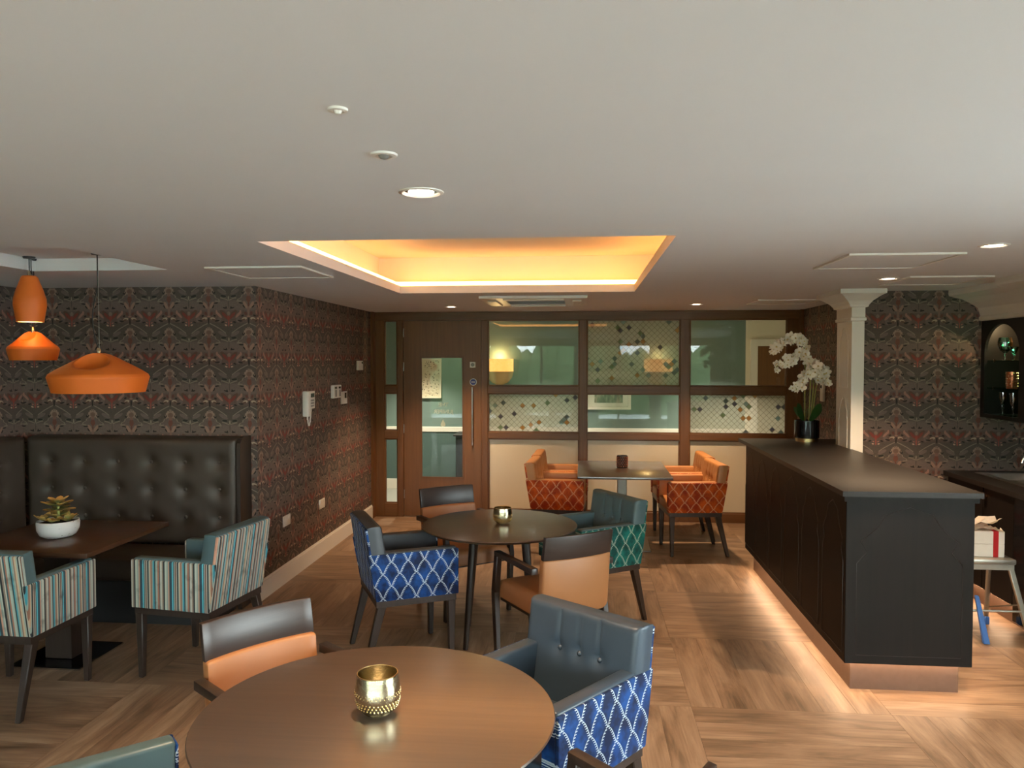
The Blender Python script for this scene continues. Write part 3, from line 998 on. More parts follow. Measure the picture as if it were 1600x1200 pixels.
# ================================================================== PENDANT LAMPS
def pendant(label, loc, prof, top, dimple, cable):
    t = thing('pendant_lamp', label, 'pendant lamp', loc, 0, 'terracotta pendant lamps')
    dense = []
    for (r0, z0), (r1, z1) in zip(prof, prof[1:]):
        for k in range(5): dense.append((r0 + (r1 - r0) * k / 5, z0 + (z1 - z0) * k / 5))
    dense.append(prof[-1])
    def dent(b, grow=0.0):
        if dimple:
            c, rs = Vector(dimple[:3]), dimple[3] + grow
            for v in b.verts:
                d = v.co - c
                if d.length < rs: v.co = c + d.normalized() * rs
        return b
    obj('shade', dent(lathe(NB(), dense, 110)), MT['pendant'], t, True, 50)
    obj('lining', dent(lathe(NB(), [(max(r * .97 - .006, 0.0), z + .001) for r, z in dense if z < prof[-1][1] - .004], 80), .007), MT['pendant_in'], t)
    obj('bulb', lathe(NB(), [(0, .035), (.016, .04), (.024, .055), (.022, .075), (.012, .095), (.012, .11), (0, .11)], 16), MT['bulb'], t)
    zt = ZC + .075 - loc[2]
    obj('socket_cap', lathe(NB(), [(.012, top - .006), (.012, top + .018), (.007, top + .03), (0, top + .03)], 14), MT['brass'], t)
    obj('wire', tube(NB(), [(.012 if not cable else .004, 0, top + .01), (.012 if not cable else .004, 0, zt)], .003 if not cable else .0008, 6), MT['steel'] if cable else MT['cord'], t)
    pts = []
    for k in range(13):
        s_ = k / 12
        pts.append((-cable * math.sin(PI * min(1, s_ * 1.6)) * (1 if s_ < .625 else 0), 0, top + .02 + (zt - top - .02) * s_))
    obj('cable', tube(NB(), pts, .0034, 6), MT['cord'], t)
    obj('ceiling_cup', lathe(NB(), [(0, zt - .012), (.03, zt - .012), (.034, zt - .004), (.034, zt)], 20), MT['black'], t)
    return t
pendant('large wide orange pendant lamp over the booth table', (-2.79, 4.2, 1.612),
        [(.242, 0), (.256, .05), (.266, .088), (.258, .105), (.225, .128), (.16, .165), (.10, .198), (.06, .218), (.03, .226), (0, .227)], .226, (.04, -.145, .236, .118), .035)
pendant('small squat orange pendant lamp hanging below the bottle-shaped one', (-3.36, 4.42, 1.796),
        [(.126, 0), (.136, .04), (.142, .068), (.136, .082), (.105, .108), (.07, .142), (.045, .166), (.022, .176), (0, .177)], .176, (.0, -.075, .180, .066), .0)
pendant('tall bottle-shaped orange pendant lamp at the far left', (-3.30, 4.32, 2.025),
        [(.072, 0), (.080, .05), (.088, .10), (.086, .14), (.072, .19), (.055, .235), (.044, .268), (.034, .276), (0, .277)], .276, None, .0)

# ================================================================== LEFT WALL DEVICES
def wall_thing(name, label, cat, y, z, grp=None):
    return thing(name, label, cat, (XL, y, z), 0, grp)
t = wall_thing('intercom', 'cream door-entry intercom handset with display on the patterned left wall', 'intercom', 6.48, 1.44)
obj('body', bx(.0, .03, -.03, .13, -.07, .085, bev=.006), MT['plastic'], t)
obj('handset', bx(.0, .055, -.11, -.035, -.13, .09, bev=.012), MT['plastic'], t)
obj('display', bx(.030, .0315, .02, .11, .03, .065), MT['screen'], t, False)
for r_ in range(3):
    for c_ in range(3): obj('key', bx(.030, .0325, .022 + c_ * .03, .040 + c_ * .03, -.052 + r_ * .024, -.037 + r_ * .024), MT['grey_plastic'], t, False)
cp = [(.03, -.07 + .10 * s / 20 + .004 * math.sin(s * 2.4), -.12 - .12 * math.sin(PI * s / 20) + (.06 * s / 20)) for s in range(21)]
obj('coiled_cord', tube(NB(), cp, .006, 8), MT['plastic'], t)
t = wall_thing('thermostat', 'double thermostat unit in white plastic between intercom and slim switch', 'thermostat', 7.23, 1.49)
for k in (0, 1):
    h_ = obj('unit', bx(0, .035, -.115 + k * .117, -.002 + k * .117, -.06, .065, bev=.008), MT['plastic'], t)
    obj('display', bx(.035, .0365, -.09 + k * .117, -.03 + k * .117, .03, .05), MT['screen'], h_, False)
    obj('dial', bx(.035, .039, -.075 + k * .117, -.045 + k * .117, -.045, .02), MT['grey_plastic'], h_, False)
t = wall_thing('room_controller', 'slim two-piece white controller beside the double thermostat', 'controller', 7.5, 1.42)
obj('blank_plate', bx(0, .014, -.085, -.030, -.062, .062, bev=.003), MT['plastic'], t)
c_ = obj('control_plate', bx(0, .016, -.020, .085, -.062, .062, bev=.003), MT['plastic'], t)
obj('display', bx(.016, .0175, .0, .055, -.005, .048), MT['screen'], c_, False)
t = wall_thing('wall_sensor', 'small square white sensor high on the left wall near the door', 'sensor', 8.04, 1.738)
obj('body', bx(0, .025, -.085, .085, -.05, .05, bev=.004), MT['plastic'], t)
obj('lens', bx(.025, .028, .03, .06, .02, .04), MT['screen'], t, False)
for y, z, lb in ((5.994, .498, 'white double socket low on the patterned wall, nearer the booth'), (6.834, .476, 'white double socket low on the patterned wall, nearer the door')):
    t = wall_thing('wall_socket', lb, 'socket', y, z, 'sockets on the left wall')
    obj('plate', bx(0, .010, -.073, .073, -.043, .043, bev=.003), MT['plastic'], t)
    for k in (-1, 1):
        sk = obj('rocker', bx(.010, .0125, k * .035 - .008, k * .035 + .008, .012, .030), MT['plastic'], t, False)
t = thing('wall_alarm', 'small white alarm unit on the patterned wall right of the orchid', 'alarm', (XR, 7.78, 1.49))
obj('body', bx(-.03, 0, -.045, .045, -.10, .10, bev=.01), MT['plastic'], t)
obj('lens', bx(-.032, -.03, -.02, .02, .03, .06), MT['screen'], t, False)

# ================================================================== BANQUETTE BOOTH
t = thing('corner_banquette', 'dark buttoned leather corner banquette against the patterned alcove walls', 'banquette', (0, 0, 0))
SB0, SB1 = .46, 1.235
bcols = [-2.613 - .2568 * k for k in range(6)]
brows = [.659, .861, 1.059]
btn_me = mesh_of(lathe(NB(), [(.013, 0), (.012, .004), (.007, .008), (0, .009)], 12), 'button', MT['booth'])
b = NB(); cushion(b, -4.09, -2.475, SB0, SB1, .10, lambda u, v, w: (u, YA - .09 - w, v), .035, [(x, z) for x in bcols for z in brows], .022, .075, [], 80, 40, back=-.085)
bk = obj('back_cushion', b, MT['booth'], t, True, 60)
for x in bcols:
    for z in brows: inst('button', btn_me, bk, (x, YA - .09 - .076, z), (PI / 2, 0, 0))
ycols = [5.02 - .2568 * k for k in range(5)]
b = NB(); cushion(b, 3.75, YA - .20, SB0, SB1, .10, lambda u, v, w: (XA + .09 + w, u, v), .035, [(y, z) for y in ycols for z in brows], .022, .075, [], 64, 36, back=-.085)
bk = obj('back_cushion', b, MT['booth'], t, True, 60)
for y in ycols:
    for z in brows: inst('button', btn_me, bk, (XA + .09 + .076, y, z), (0, PI / 2, 0))
b = NB(); box(b, -4.05, -2.48, 4.86, YA - .17, .30, .465, .035, 3)
obj('seat_cushion', b, MT['booth'], t)
b = NB(); box(b, -4.05, -3.62, 3.75, 4.855, .30, .465, .035, 3)
obj('seat_cushion', b, MT['booth'], t)
b = NB(); box(b, -4.05, -2.50, 4.93, YA - .17, 0, .30); obj('base', b, MT['booth_base'], t, False)
b = NB(); box(b, -4.05, -3.70, 3.78, 4.93, 0, .30); obj('base', b, MT['booth_base'], t, False)
ep = [(5.275, 0), (5.275, 1.16), (5.283, 1.20), (5.305, 1.232), (5.335, 1.242), (YA - .002, 1.242), (YA - .002, 0)]
obj('end_panel', slab(NB(), ep, [], lambda u, v, d: (d, u, v), -2.475, -2.447), MT['espresso'], t, False)

# ================================================================== TABLES
def pedestal_table(name, label, loc, w, d, top_mat, th, post_mat, base_mat, base, edge=None, post=.10):
    t = thing(name, label, 'table', loc)
    obj('table_top', bx(-w / 2, w / 2, -d / 2, d / 2, .74 - th, .74, bev=.004, seg=2), top_mat, t)
    obj('support_plate', bx(-w * .25, w * .25, -d * .25, d * .25, .74 - th - .012, .74 - th - .0005), MT['black'], t, False)
    obj('post', bx(-post, post, -post, post, .014, .74 - th - .012, bev=.004, seg=1), post_mat, t)
    bp = obj('base_plate', bx(-base[0], base[0], -base[1], base[1], 0, .014, bev=.003, seg=1), base_mat, t)
    if edge: obj('plate_edge', slab(NB(), rect(-base[0] - .003, base[0] + .003, -base[1] - .003, base[1] + .003), [rect(-base[0] + .001, base[0] - .001, -base[1] + .001, base[1] - .001)], lambda u, v, q: (u, v, q), .001, .010), edge, bp, False)
    return t
pedestal_table('booth_table', 'dark wooden rectangular booth table with square pedestal by the banquette', (-3.12, 4.35, 0), .84, .84, MT['booth_top'], .028, MT['espresso'], MT['black_gloss'], (.22, .21), MT['chrome'], .085)
pedestal_table('dining_table', 'dark square-edged table between the orange armchairs', (.375, 7.52, 0), .86, 1.12, MT['table_top'], .024, MT['grey_steel'], MT['grey_steel'], (.26, .30), None, .045)

def round_table(label, loc, r):
    t = thing('round_table', label, 'table', loc, 0, 'round dark tables')
    obj('table_top', lathe(NB(), [(0, .716), (r - .03, .716), (r - .004, .730), (r, .735), (r - .003, .7395), (r - .006, .74), (0, .74)], 96), MT['table_top'], t)
    ap = NB()
    lathe(ap, [(r * .50, .665), (r * .52, .665), (r * .52, .716), (r * .50, .716)], 40)
    obj('apron', ap, MT['espresso'], t)
    for k in range(4):
        a = R(22) + k * PI / 2
        ca, sa = math.cos(a), math.sin(a)
        b = NB(); tube(b, [(ca * r * .60, sa * r * .60, 0.0), (ca * r * .45, sa * r * .45, .715)], [.016, .030], 12)
        obj('leg', b, MT['espresso'], t)
    return t
round_table('round dark table in the foreground with a brass candle bowl', (-.615, 2.235, 0), .535)
t2 = round_table('round dark table in the middle of the room', (-.537, 4.90, 0), .5)
t2.rotation_euler = (0, 0, R(29))

# ================================================================== UPHOLSTERED ARMCHAIRS
def armchair(label, loc, deg, lea, fs, fb, grp, group_of='armchair'):
    t = thing('armchair', label, 'armchair', (loc[0], loc[1], 0), R(deg), grp)
    W, FRN, BK, BT, SBZ, ARM, TOP = .27, .357, -.136, -.202, .406, .687, .837
    for s in (-1, 1):
        obj('leg', rect_leg(NB(), (s * .238, .318, 0), (s * .238, .318, .372), (.015, .015), (.023, .023)), MT['espresso'], t)
        obj('leg', rect_leg(NB(), (s * .236, -.195, 0), (s * .236, -.100, .372), (.015, .015), (.023, .026)), MT['espresso'], t)
    b = NB()
    slab(b, rect(-.258, .258, -.134, .345), [rect(-.225, .225, -.10, .31)], lambda u, v, d: (u, v, d), .368, .412)
    obj('seat_frame', b, MT['espresso'], t, False)
    for s in (-1, 1):
        b = NB()
        x0, x1 = (.196, .258) if s > 0 else (-.258, -.196)
        hexa(b, [(x0, -.13, .41), (x1, -.13, .41), (x1, .350, .41), (x0, .350, .41),
                 (x0, -.175, ARM), (x1 + s * .0, -.175, ARM), (x1, .350, ARM), (x0, .350, ARM)], .012, 3)
        a = obj('arm', b, lea, t)
        b = NB()
        xa, xb = (.256, .272) if s > 0 else (-.272, -.256)
        hexa(b, [(xa, BK, SBZ), (xb, BK, SBZ), (xb, FRN, SBZ), (xa, FRN, SBZ),
                 (xa, BT + .018, ARM - .008), (xb, BT + .018, ARM - .008), (xb, FRN, ARM - .008), (xa, FRN, ARM - .008)], .0065, 2)
        obj('outer_panel', b, fs, a)
        # front face of the arm carries the fabric as well
        obj('front_panel', bx(x0 + .002, x1 - .002, .349, .3575, SBZ + .002, ARM - .012, bev=.003, seg=1), fs, a)
    # backrest: leaning padded slab
    L = math.hypot(TOP - SBZ, BT - BK)
    up = Vector((0, (BT - BK) / L, (TOP - SBZ) / L))
    nf = Vector((0, up.z, -up.y))
    org = Vector((0, BK + .016, SBZ))
    b = NB()
    bt = [(-.095, .272), (0, .272), (.095, .272)]
    cushion(b, -.268, .268, .0, L, .085, lambda u, v, w: org + Vector((u, 0, 0)) + up * v + nf * w, .022, bt, .012, .045, [(x, .272, L - .02) for x, _ in bt], 44, 30)
    bk = obj('backrest', b, lea, t, True, 55)
    me = mesh_of(lathe(NB(), [(.011, 0), (.010, .005), (.006, .009), (0, .010)], 12), 'button', lea)
    for u, v in bt:
        p = org + Vector((u, 0, 0)) + up * v + nf * .067
        inst('button', me, bk, p, (-PI / 2 + math.atan2(-(BT - BK), TOP - SBZ) * 0 - .15, 0, 0))
    b = NB()
    P = []
    for v in (-.0, L - .006):
        for (u, w) in ((-.2685, -.014), (.2685, -.014), (.2685, .002), (-.2685, .002)):
            P.append(org + Vector((u, 0, 0)) + up * v + nf * w)
    hexa(b, P, .006, 2)
    obj('back_panel', b, fb, bk)
    b = NB(); box(b, -.195, .195, -.06, .352, .405, .495, .022, 3)
    obj('seat', b, lea, t)
    return t
G1 = 'button-back armchairs'
armchair('blue velvet armchair left of the middle round table', (-1.178, 4.577), 296.4, MT['dark_leather'], MT['fab_blue_s'], MT['fab_blue_b'], G1)
armchair('teal leather and emerald velvet armchair at the middle round table', (.13, 5.411), 124.5, MT['teal_leather'], MT['fab_green_s'], MT['fab_green_b'], G1)
armchair('slate leather armchair with bright blue velvet side at the foreground table', (-.07, 2.818), 142.2, MT['blue_leather'], MT['fab_blue_s'], MT['fab_blue_b'], G1)
armchair('teal leather armchair cut off at the bottom left corner', (-1.315, 1.73), 311.4, MT['teal_leather'], MT['fab_blue_s'], MT['fab_blue_b'], G1)
armchair('striped velvet armchair right of the booth table, back to the camera side', (-2.141, 4.284), 81.9, MT['teal_leather'], MT['fab_stripe_s'], MT['fab_stripe_b'], G1)
armchair('striped velvet armchair at the left edge, facing the banquette', (-3.015, 3.71), -1.1, MT['teal_leather'], MT['fab_stripe_s'], MT['fab_stripe_b'], G1)
armchair('orange armchair left of the square-edged table, nearer the camera', (-.335, 7.364), 266, MT['orange_leather'], MT['fab_orange_s'], MT['fab_orange_b'], G1)
armchair('orange armchair right of the square-edged table, nearer the camera', (1.097, 7.339), 96, MT['orange_leather'], MT['fab_orange_s'], MT['fab_orange_b'], G1)
armchair('orange armchair left of the square-edged table, next to the glazed screen', (-.315, 7.95), 268, MT['orange_leather'], MT['fab_orange_s'], MT['fab_orange_b'], G1)
armchair('orange armchair right of the square-edged table, next to the glazed screen', (1.08, 7.93), 93, MT['orange_leather'], MT['fab_orange_s'], MT['fab_orange_b'], G1)

# ================================================================== OPEN-ARM WOODEN CHAIRS
def open_chair(label, loc, deg):
    t = thing('open_arm_chair', label, 'chair', (loc[0], loc[1], 0), R(deg), 'tan leather chairs with wooden arms')
    for s in (-1, 1):
        b = NB()
        rect_leg(b, (s * .252, .235, 0), (s * .252, .262, .42), (.014, .016), (.018, .024))
        rect_leg(b, (s * .252, .262, .415), (s * .252, .225, .655), (.018, .024), (.018, .020))
        obj('front_leg', b, MT['espresso'], t)
        obj('rear_leg', rect_leg(NB(), (s * .205, -.285, 0), (s * .205, -.200, .42), (.014, .015), (.018, .022)), MT['espresso'], t)
        b = NB()
        hexa(b, [(s * .252 - .020, -.205, .628), (s * .252 + .020, -.205, .628), (s * .252 + .020, .245, .640), (s * .252 - .020, .245, .640),
                 (s * .252 - .020, -.205, .664), (s * .252 + .020, -.205, .664), (s * .252 + .020, .245, .668), (s * .252 - .020, .245, .668)], .005, 2)
        obj('armrest', b, MT['espresso'], t)
    b = NB()
    slab(b, rect(-.225, .225, -.20, .25), [rect(-.195, .195, -.17, .22)], lambda u, v, d: (u, v, d), .365, .41)
    obj('seat_frame', b, MT['espresso'], t, False)
    b = NB(); cushion(b, -.230, .230, -.19, .285, .085, lambda u, v, w: (u, v, .405 + w), .05, nu=24, nv=24, back=-.02)
    obj('seat', b, MT['tan'], t, True, 60)
    # back pad and curved top rail
    def bend(u): return -.028 * (1 - (u / .22) ** 2)
    def slabpad(z0, z1, y0, y1, half, th, bev, n=12):
        b = NB()
        rings = []
        for i in range(n + 1):
            u = -half + 2 * half * i / n
            e = bend(u)
            rings.append([b.verts.new(q) for q in ((u, y0 + e - th / 2, z0), (u, y0 + e + th / 2, z0), (u, y1 + e + th / 2, z1), (u, y1 + e - th / 2, z1))])
        for A, B in zip(rings, rings[1:]):
            for k in range(4): b.faces.new((A[k], A[(k + 1) % 4], B[(k + 1) % 4], B[k]))
        b.faces.new(rings[0]); b.faces.new(rings[-1][::-1])
        bmesh.ops.recalc_face_normals(b, faces=b.faces)
        es = [e for e in b.edges if len(e.link_faces) == 2 and e.calc_face_angle(0) > .9]
        bmesh.ops.bevel(b, geom=es, offset=bev, segments=2, profile=.5, affect='EDGES')
        return b
    obj('back_pad', slabpad(.385, .712, -.195, -.225, .222, .050, .012), MT['tan'], t, True, 50)
    obj('top_rail', slabpad(.708, .842, -.232, -.258, .222, .026, .003), MT['rail_wood'], t, True, 40)
    return t
open_chair('tan leather chair with dark wooden rail at the foreground table, left', (-1.044, 2.65), 230.6)
open_chair('tan leather chair seen from behind at the middle round table', (-.166, 4.445), 34)
open_chair('tan leather chair behind the middle round table, facing the camera', (-.875, 5.486), 217)
open_chair('wooden-arm chair cut off at the bottom edge, right of the foreground table', (-.03, 1.855), 46)

# ================================================================== TABLE ITEMS
def candle_bowl(label, loc, r, h):
    t = thing('candle_bowl', label, 'candle holder', loc, 0, 'brass candle bowls')
    prof = [(0, 0), (r * .60, 0), (r * .86, h * .16), (r * .98, h * .40), (r, h * .62), (r * .94, h * .88), (r * .90, h), (r * .86, h), (r * .90, h * .86), (r * .95, h * .6), (r * .93, h * .4), (r * .80, h * .18), (r * .5, h * .05), (0, h * .05)]
    obj('bowl', lathe(NB(), prof, 48), MT['brass'], t)
    rim = NB(); tube(rim, [(r * .88 * math.cos(2 * PI * k / 40), r * .88 * math.sin(2 * PI * k / 40), h) for k in range(41)], r * .03, 6, False)
    obj('rim', rim, MT['gold'], t)
    b = NB()
    for row, (q, zz) in enumerate(((.875, .19), (.93, .27), (.965, .35), (1.0, .52), (1.0, .58))):
        n = 34
        for k in range(n):
            a = 2 * PI * (k + .5 * (row % 2)) / n
            m_ = Matrix.Translation((r * q * math.cos(a), r * q * math.sin(a), h * zz))
            bmesh.ops.create_icosphere(b, subdivisions=1, radius=r * (.042 if row < 3 else .03), matrix=m_)
    obj('bead_band', b, MT['gold'], t)
    obj('tealight', lathe(NB(), [(0, h * .05), (r * .3, h * .05), (r * .3, h * .22), (r * .27, h * .22), (0, h * .20)], 20), MT['plastic'], t)
    return t
candle_bowl('brass bead-patterned candle bowl on the foreground table', (-.615, 2.235, .7402), .068, .118)
candle_bowl('brass candle bowl on the middle round table', (-.521, 4.93, .7402), .062, .10)
t = thing('lattice_votive', 'dark pierced cylinder candle holder on the square-edged table', 'candle holder', (.38, 7.60, .7402))
obj('cup', lathe(NB(), [(0, 0), (.052, 0), (.054, .004), (.054, .115), (.050, .118), (.047, .115), (.047, .006), (0, .006)], 28), MT['espresso'], t)
b = NB()
for row in range(6):
    for k in range(14):
        a = 2 * PI * (k + .5 * (row % 2)) / 14
        bmesh.ops.create_icosphere(b, subdivisions=1, radius=.007, matrix=Matrix.Translation((.0535 * math.cos(a), .0535 * math.sin(a), .016 + row * .017)))
obj('pierced_studs', b, MT['copper'], t)

# succulent in a bowl
t = thing('succulent_bowl', 'green and orange succulent in a speckled white bowl on the booth table', 'potted plant', (-3.14, 4.31, .7402))
obj('bowl', lathe(NB(), [(0, 0), (.075, 0), (.098, .014), (.113, .045), (.116, .085), (.114, .098), (.107, .098), (.106, .08), (.10, .06), (0, .06)], 44), MT['bowl'], t)
obj('soil', lathe(NB(), [(.106, .082), (.07, .088), (0, .092)], 28), MT['soil'], t)
def _succ():
    m = M('succulent_leaf')
    oi = m.nt.nodes.new('ShaderNodeObjectInfo')
    co = m.coords()
    rv = S(m.nt, oi.outputs['Random'])
    wv = S(m.nt, m.nt.nodes.new('ShaderNodeNewGeometry').outputs['Pointiness'])
    f = ((rv - 0.5) * 0.5 + co[0] * 9.0 - 0.05).clamp()
    m.set(Base_Color=m.mix(f, lin(92, 112, 62), lin(226, 172, 92)), Roughness=0.5)
    return m.mat
succ = _succ()
def leaf_mesh(ln, wd, th, mat, curl=.2, n=8, name='leaf'):
    b = NB()
    rings = []
    for i in range(n + 1):
        s_ = i / n
        w = wd * math.sin(PI * min(1, .12 + s_ * .83)) ** .8 * (.45 + .55 * s_) * (1 if s_ < 1 else .25)
        z = curl * ln * s_ * s_
        x = ln * s_
        tt = th * (1 - .5 * s_)
        rings.append([b.verts.new(q) for q in ((x, -w, z + .15 * w), (x, 0, z - tt), (x, w, z + .15 * w), (x, 0, z + tt * .6))])
    for A, B in zip(rings, rings[1:]):
        for k in range(4): b.faces.new((A[k], A[(k + 1) % 4], B[(k + 1) % 4], B[k]))
    b.faces.new(rings[0]); b.faces.new(rings[-1][::-1])
    return mesh_of(b, name, mat, True, 70)
lm = leaf_mesh(.085, .034, .007, succ, .12)
obj('stem', tube(NB(), [(0, 0, .085), (.004, 0, .15), (-.002, 0, .215)], [.010, .008, .006], 8), MT['stem'], t)
for zz, n, sc, tilt in ((.205, 6, .75, .35), (.185, 7, 1.0, .12), (.165, 6, 1.05, -.05), (.125, 5, .9, .1)):
    for k in range(n):
        a = 2 * PI * k / n + zz * 40
        s_ = sc * rnd.uniform(.85, 1.15)
        inst('leaf', lm, t, (0, 0, zz), (0, -tilt - rnd.uniform(-.12, .12), a), (s_, s_, s_))
for cx, cy in ((.075, -.02), (-.07, -.03), (.01, -.07), (.03, .06), (-.05, .05)):
    for k in range(7):
        a = 2 * PI * k / 7 + cx * 30
        s_ = rnd.uniform(.5, .8)
        inst('leaf', lm, t, (cx, cy, .100), (0, -rnd.uniform(.15, .7), a), (s_, s_, s_))

# ================================================================== BAR COUNTER
bar_t = thing('bar_counter', 'long dark wooden bar counter with lit plinth', 'bar counter', (0, 0, 0))
BX0, BX1, BY0, BY1 = 1.40, 2.055, 4.23, 6.78
obj('body', bx(BX0, BX1, BY0, BY1, .168, 1.073, bev=.003, seg=1), MT['bar_body'], bar_t, False)
obj('plinth', bx(1.456, 2.02, 4.305, 6.70, 0, .168), MT['plinth'], bar_t, False)
obj('return_body', bx(BX1 + .001, XR - .002, 6.62, 6.95, .0, 1.073), MT['black_wood'], bar_t, False)
ct = NB()
slab(ct, [(1.372, 4.20), (2.085, 4.20), (2.085, 6.60), (XR - .002, 6.60), (XR - .002, 6.97), (1.372, 6.97)], [], lambda u, v, d: (u, v, d), 1.0735, 1.102)
wt = thing('bar_worktop', 'dark flat worktop along the bar with a return to the wall', 'worktop', (0, 0, 0))
obj('slab', ct, MT['bar_top'], wt, False)
obj('upstand_lip', bx(1.385, 2.07, 4.213, 4.229, 1.045, 1.0733), MT['bar_body'], wt, False)
# decorative panel outlines on front and end
for k in range(6):
    yc = 4.45 + k * .43
    obj('panel_moulding', outline(scallop_panel(.36, .80), lambda u, v, yc=yc: (BX0 - .0005, yc + u, .215 + v), .0022), MT['bar_line'], bar_t)
obj('panel_moulding', outline(scallop_panel(.54, .80), lambda u, v: (1.727 + u, BY0 - .0005, .215 + v), .0012), MT['bar_line'], bar_t)
for a in ((1.415, 1.445, 4.26, 6.74), (2.028, 2.048, 4.26, 6.60), (1.446, 2.027, 4.255, 4.285)):
    obj('led_strip', bx(*a, .1600, .1675), MT['plinth_led'], bar_t, False)

# orchid
t = thing('orchid', 'white moth orchid in a glossy black pot with gold foot', 'potted plant', (1.905, 6.77, 1.1022))
obj('pot', lathe(NB(), [(0, .03), (.098, .03), (.102, .034), (.102, .178), (.099, .181), (.094, .178), (.094, .16), (0, .16)], 44), MT['black_gloss'], t)
obj('gold_foot', lathe(NB(), [(0, 0), (.092, 0), (.092, .0295), (0, .0295)], 44), MT['gold'], t)
obj('moss', lathe(NB(), [(.093, .165), (.05, .172), (0, .174)], 24), MT['soil'], t)
ol = leaf_mesh(.22, .055, .004, MT['leaf'], .35)
for a, s_, tl in ((190, .85, .95), (235, .7, .8), (-20, .85, .95), (20, .7, .85), (110, .7, .8)):
    inst('leaf', ol, t, (.02 * math.cos(R(a)), .02 * math.sin(R(a)), .165), (R(72 if math.cos(R(a)) > 0 else -72), -tl, R(a)), (s_, s_, s_))
def flower_mesh():
    b = NB()
    for k, (ln, wd) in enumerate(((.034, .020), (.036, .026), (.032, .015), (.032, .015), (.036, .026))):
        a = PI / 2 + 2 * PI * k / 5
        d = Vector((math.cos(a), math.sin(a), 0)); e = Vector((-math.sin(a), math.cos(a), 0))
        pts = []
        for i in range(7):
            s_ = i / 6
            w = wd * math.sin(PI * (.1 + .85 * s_)) ** .7 * .62
            pts.append((b.verts.new(d * ln * s_ - e * w + Vector((0, 0, .010 * s_ * s_))), b.verts.new(d * ln * s_ + Vector((0, 0, .010 * s_ * s_ + .002))), b.verts.new(d * ln * s_ + e * w + Vector((0, 0, .010 * s_ * s_)))))
        for A, B in zip(pts, pts[1:]):
            b.faces.new((A[0], A[1], B[1], B[0])); b.faces.new((A[1], A[2], B[2], B[1]))
    return mesh_of(b, 'flower', MT['petal'], True, 80)
fm = flower_mesh()
lipm = mesh_of(lathe(NB(), [(0, .012), (.004, .010), (.006, .004), (.004, 0)], 8), 'flower_lip', MT['petal_eye'])
sprays = [((-.02, 0, .17), [(-.02, 0, .45), (-.03, -.01, .64), (-.10, -.03, .72), (-.22, -.05, .70), (-.30, -.06, .64)]),
          ((.02, .02, .17), [(.03, .02, .42), (.02, .01, .56), (-.05, 0, .62), (-.16, -.02, .585), (-.27, -.04, .53)]),
          ((.04, -.01, .17), [(.06, -.02, .36), (.08, -.03, .46), (.04, -.08, .52), (-.06, -.11, .47), (-.13, -.13, .38)]),
          ((.03, .0, .17), [(.05, 0, .40), (.055, .0, .52), (.085, .0, .545), (.115, -.02, .50), (.13, -.03, .43)])]
def bez(pts, n):
    P = [Vector(p) for p in pts]
    out = []
    for i in range(len(P) - 1):
        p0, p1, p2, p3 = P[max(i - 1, 0)], P[i], P[i + 1], P[min(i + 2, len(P) - 1)]
        for k in range(n):
            s_ = k / n
            out.append(.5 * ((2 * p1) + (p2 - p0) * s_ + (2 * p0 - 5 * p1 + 4 * p2 - p3) * s_ ** 2 + (3 * p1 - p0 - 3 * p2 + p3) * s_ ** 3))
    out.append(P[-1])
    return out
for si, (b0, rest) in enumerate(sprays):
    path = bez([b0] + [(x_, y_, .17 + (z_ - .17) * 1.30) for x_, y_, z_ in rest], 6)
    obj('stem', tube(NB(), path, .005, 6), MT['stem'], t)
    n = len(path)
    lo = 11 if si < 3 else 9
    for q in range(lo, n):
        for rep in range(2 if q % 2 == 0 else 1):
            p = path[q] + Vector((rnd.uniform(-.028, .028), rnd.uniform(-.04, .01), rnd.uniform(-.035, .022)))
            s_ = rnd.uniform(1.05, 1.4) * (1 if q < n - 3 else .7)
            f = inst('flower', fm, t, p, (PI / 2 + rnd.uniform(-.5, .5), rnd.uniform(-.5, .5), rnd.uniform(-.9, .9)), (s_, s_, s_))
            inst('flower_lip', lipm, f)

# ================================================================== BACK BAR
bb = thing('back_bar_cabinet', 'brown wooden back bar cabinet with copper knobs under the sink worktop', 'cabinet', (0, 0, 0))
obj('body', slab(NB(), rect(2.87, XB - .002, 5.36, YB - .002), [rect(2.89, XB - .02, 5.38, YB - .02)], lambda u, v, d: (u, v, d), .15, .895), MT['bar_body'], bb, False)
obj('plinth', bx(2.93, XB - .002, 5.36, YB - .002, 0, .15), MT['plinth'], bb, False)
for k, (y0, y1) in enumerate(((5.365, 5.755), (5.765, 6.29))):
    dd = obj('door', bx(2.85, 2.869, y0, y1, .16, .89, bev=.002, seg=1), MT['bar_body'], bb, False)
    kb = NB(); lathe(kb, [(0, .03), (.010, .028), (.014, .020), (.011, .012), (.006, .008), (.006, 0)], 16)
    ko = obj('knob', kb, MT['copper'], dd)
    ko.location = (2.85, y1 - .05 if k == 0 else y0 + .05, .835); ko.rotation_euler = (0, -PI / 2, 0); ko.scale = (1.7, 1.7, 1.5)
obj('led_strip', bx(2.885, 2.915, 5.38, 6.28, .141, .1495), MT['plinth_led'], bb, False)
fr = thing('bottle_fridge', 'black under-counter appliance at the right edge beside the brown cabinet', 'appliance', (0, 0, 0))
obj('body', bx(2.88, XB - .002, 4.70, 5.355, .05, .895), MT['black'], fr, False)
obj('door', bx(2.845, 2.879, 4.71, 5.350, .06, .89, bev=.003, seg=1), MT['black_gloss'], fr, False)
obj('base', bx(2.92, XB - .002, 4.72, 5.34, 0, .05), MT['black'], fr, False)
bw = thing('back_worktop', 'dark brown worktop behind the bar holding the steel sink', 'worktop', (0, 0, 0))
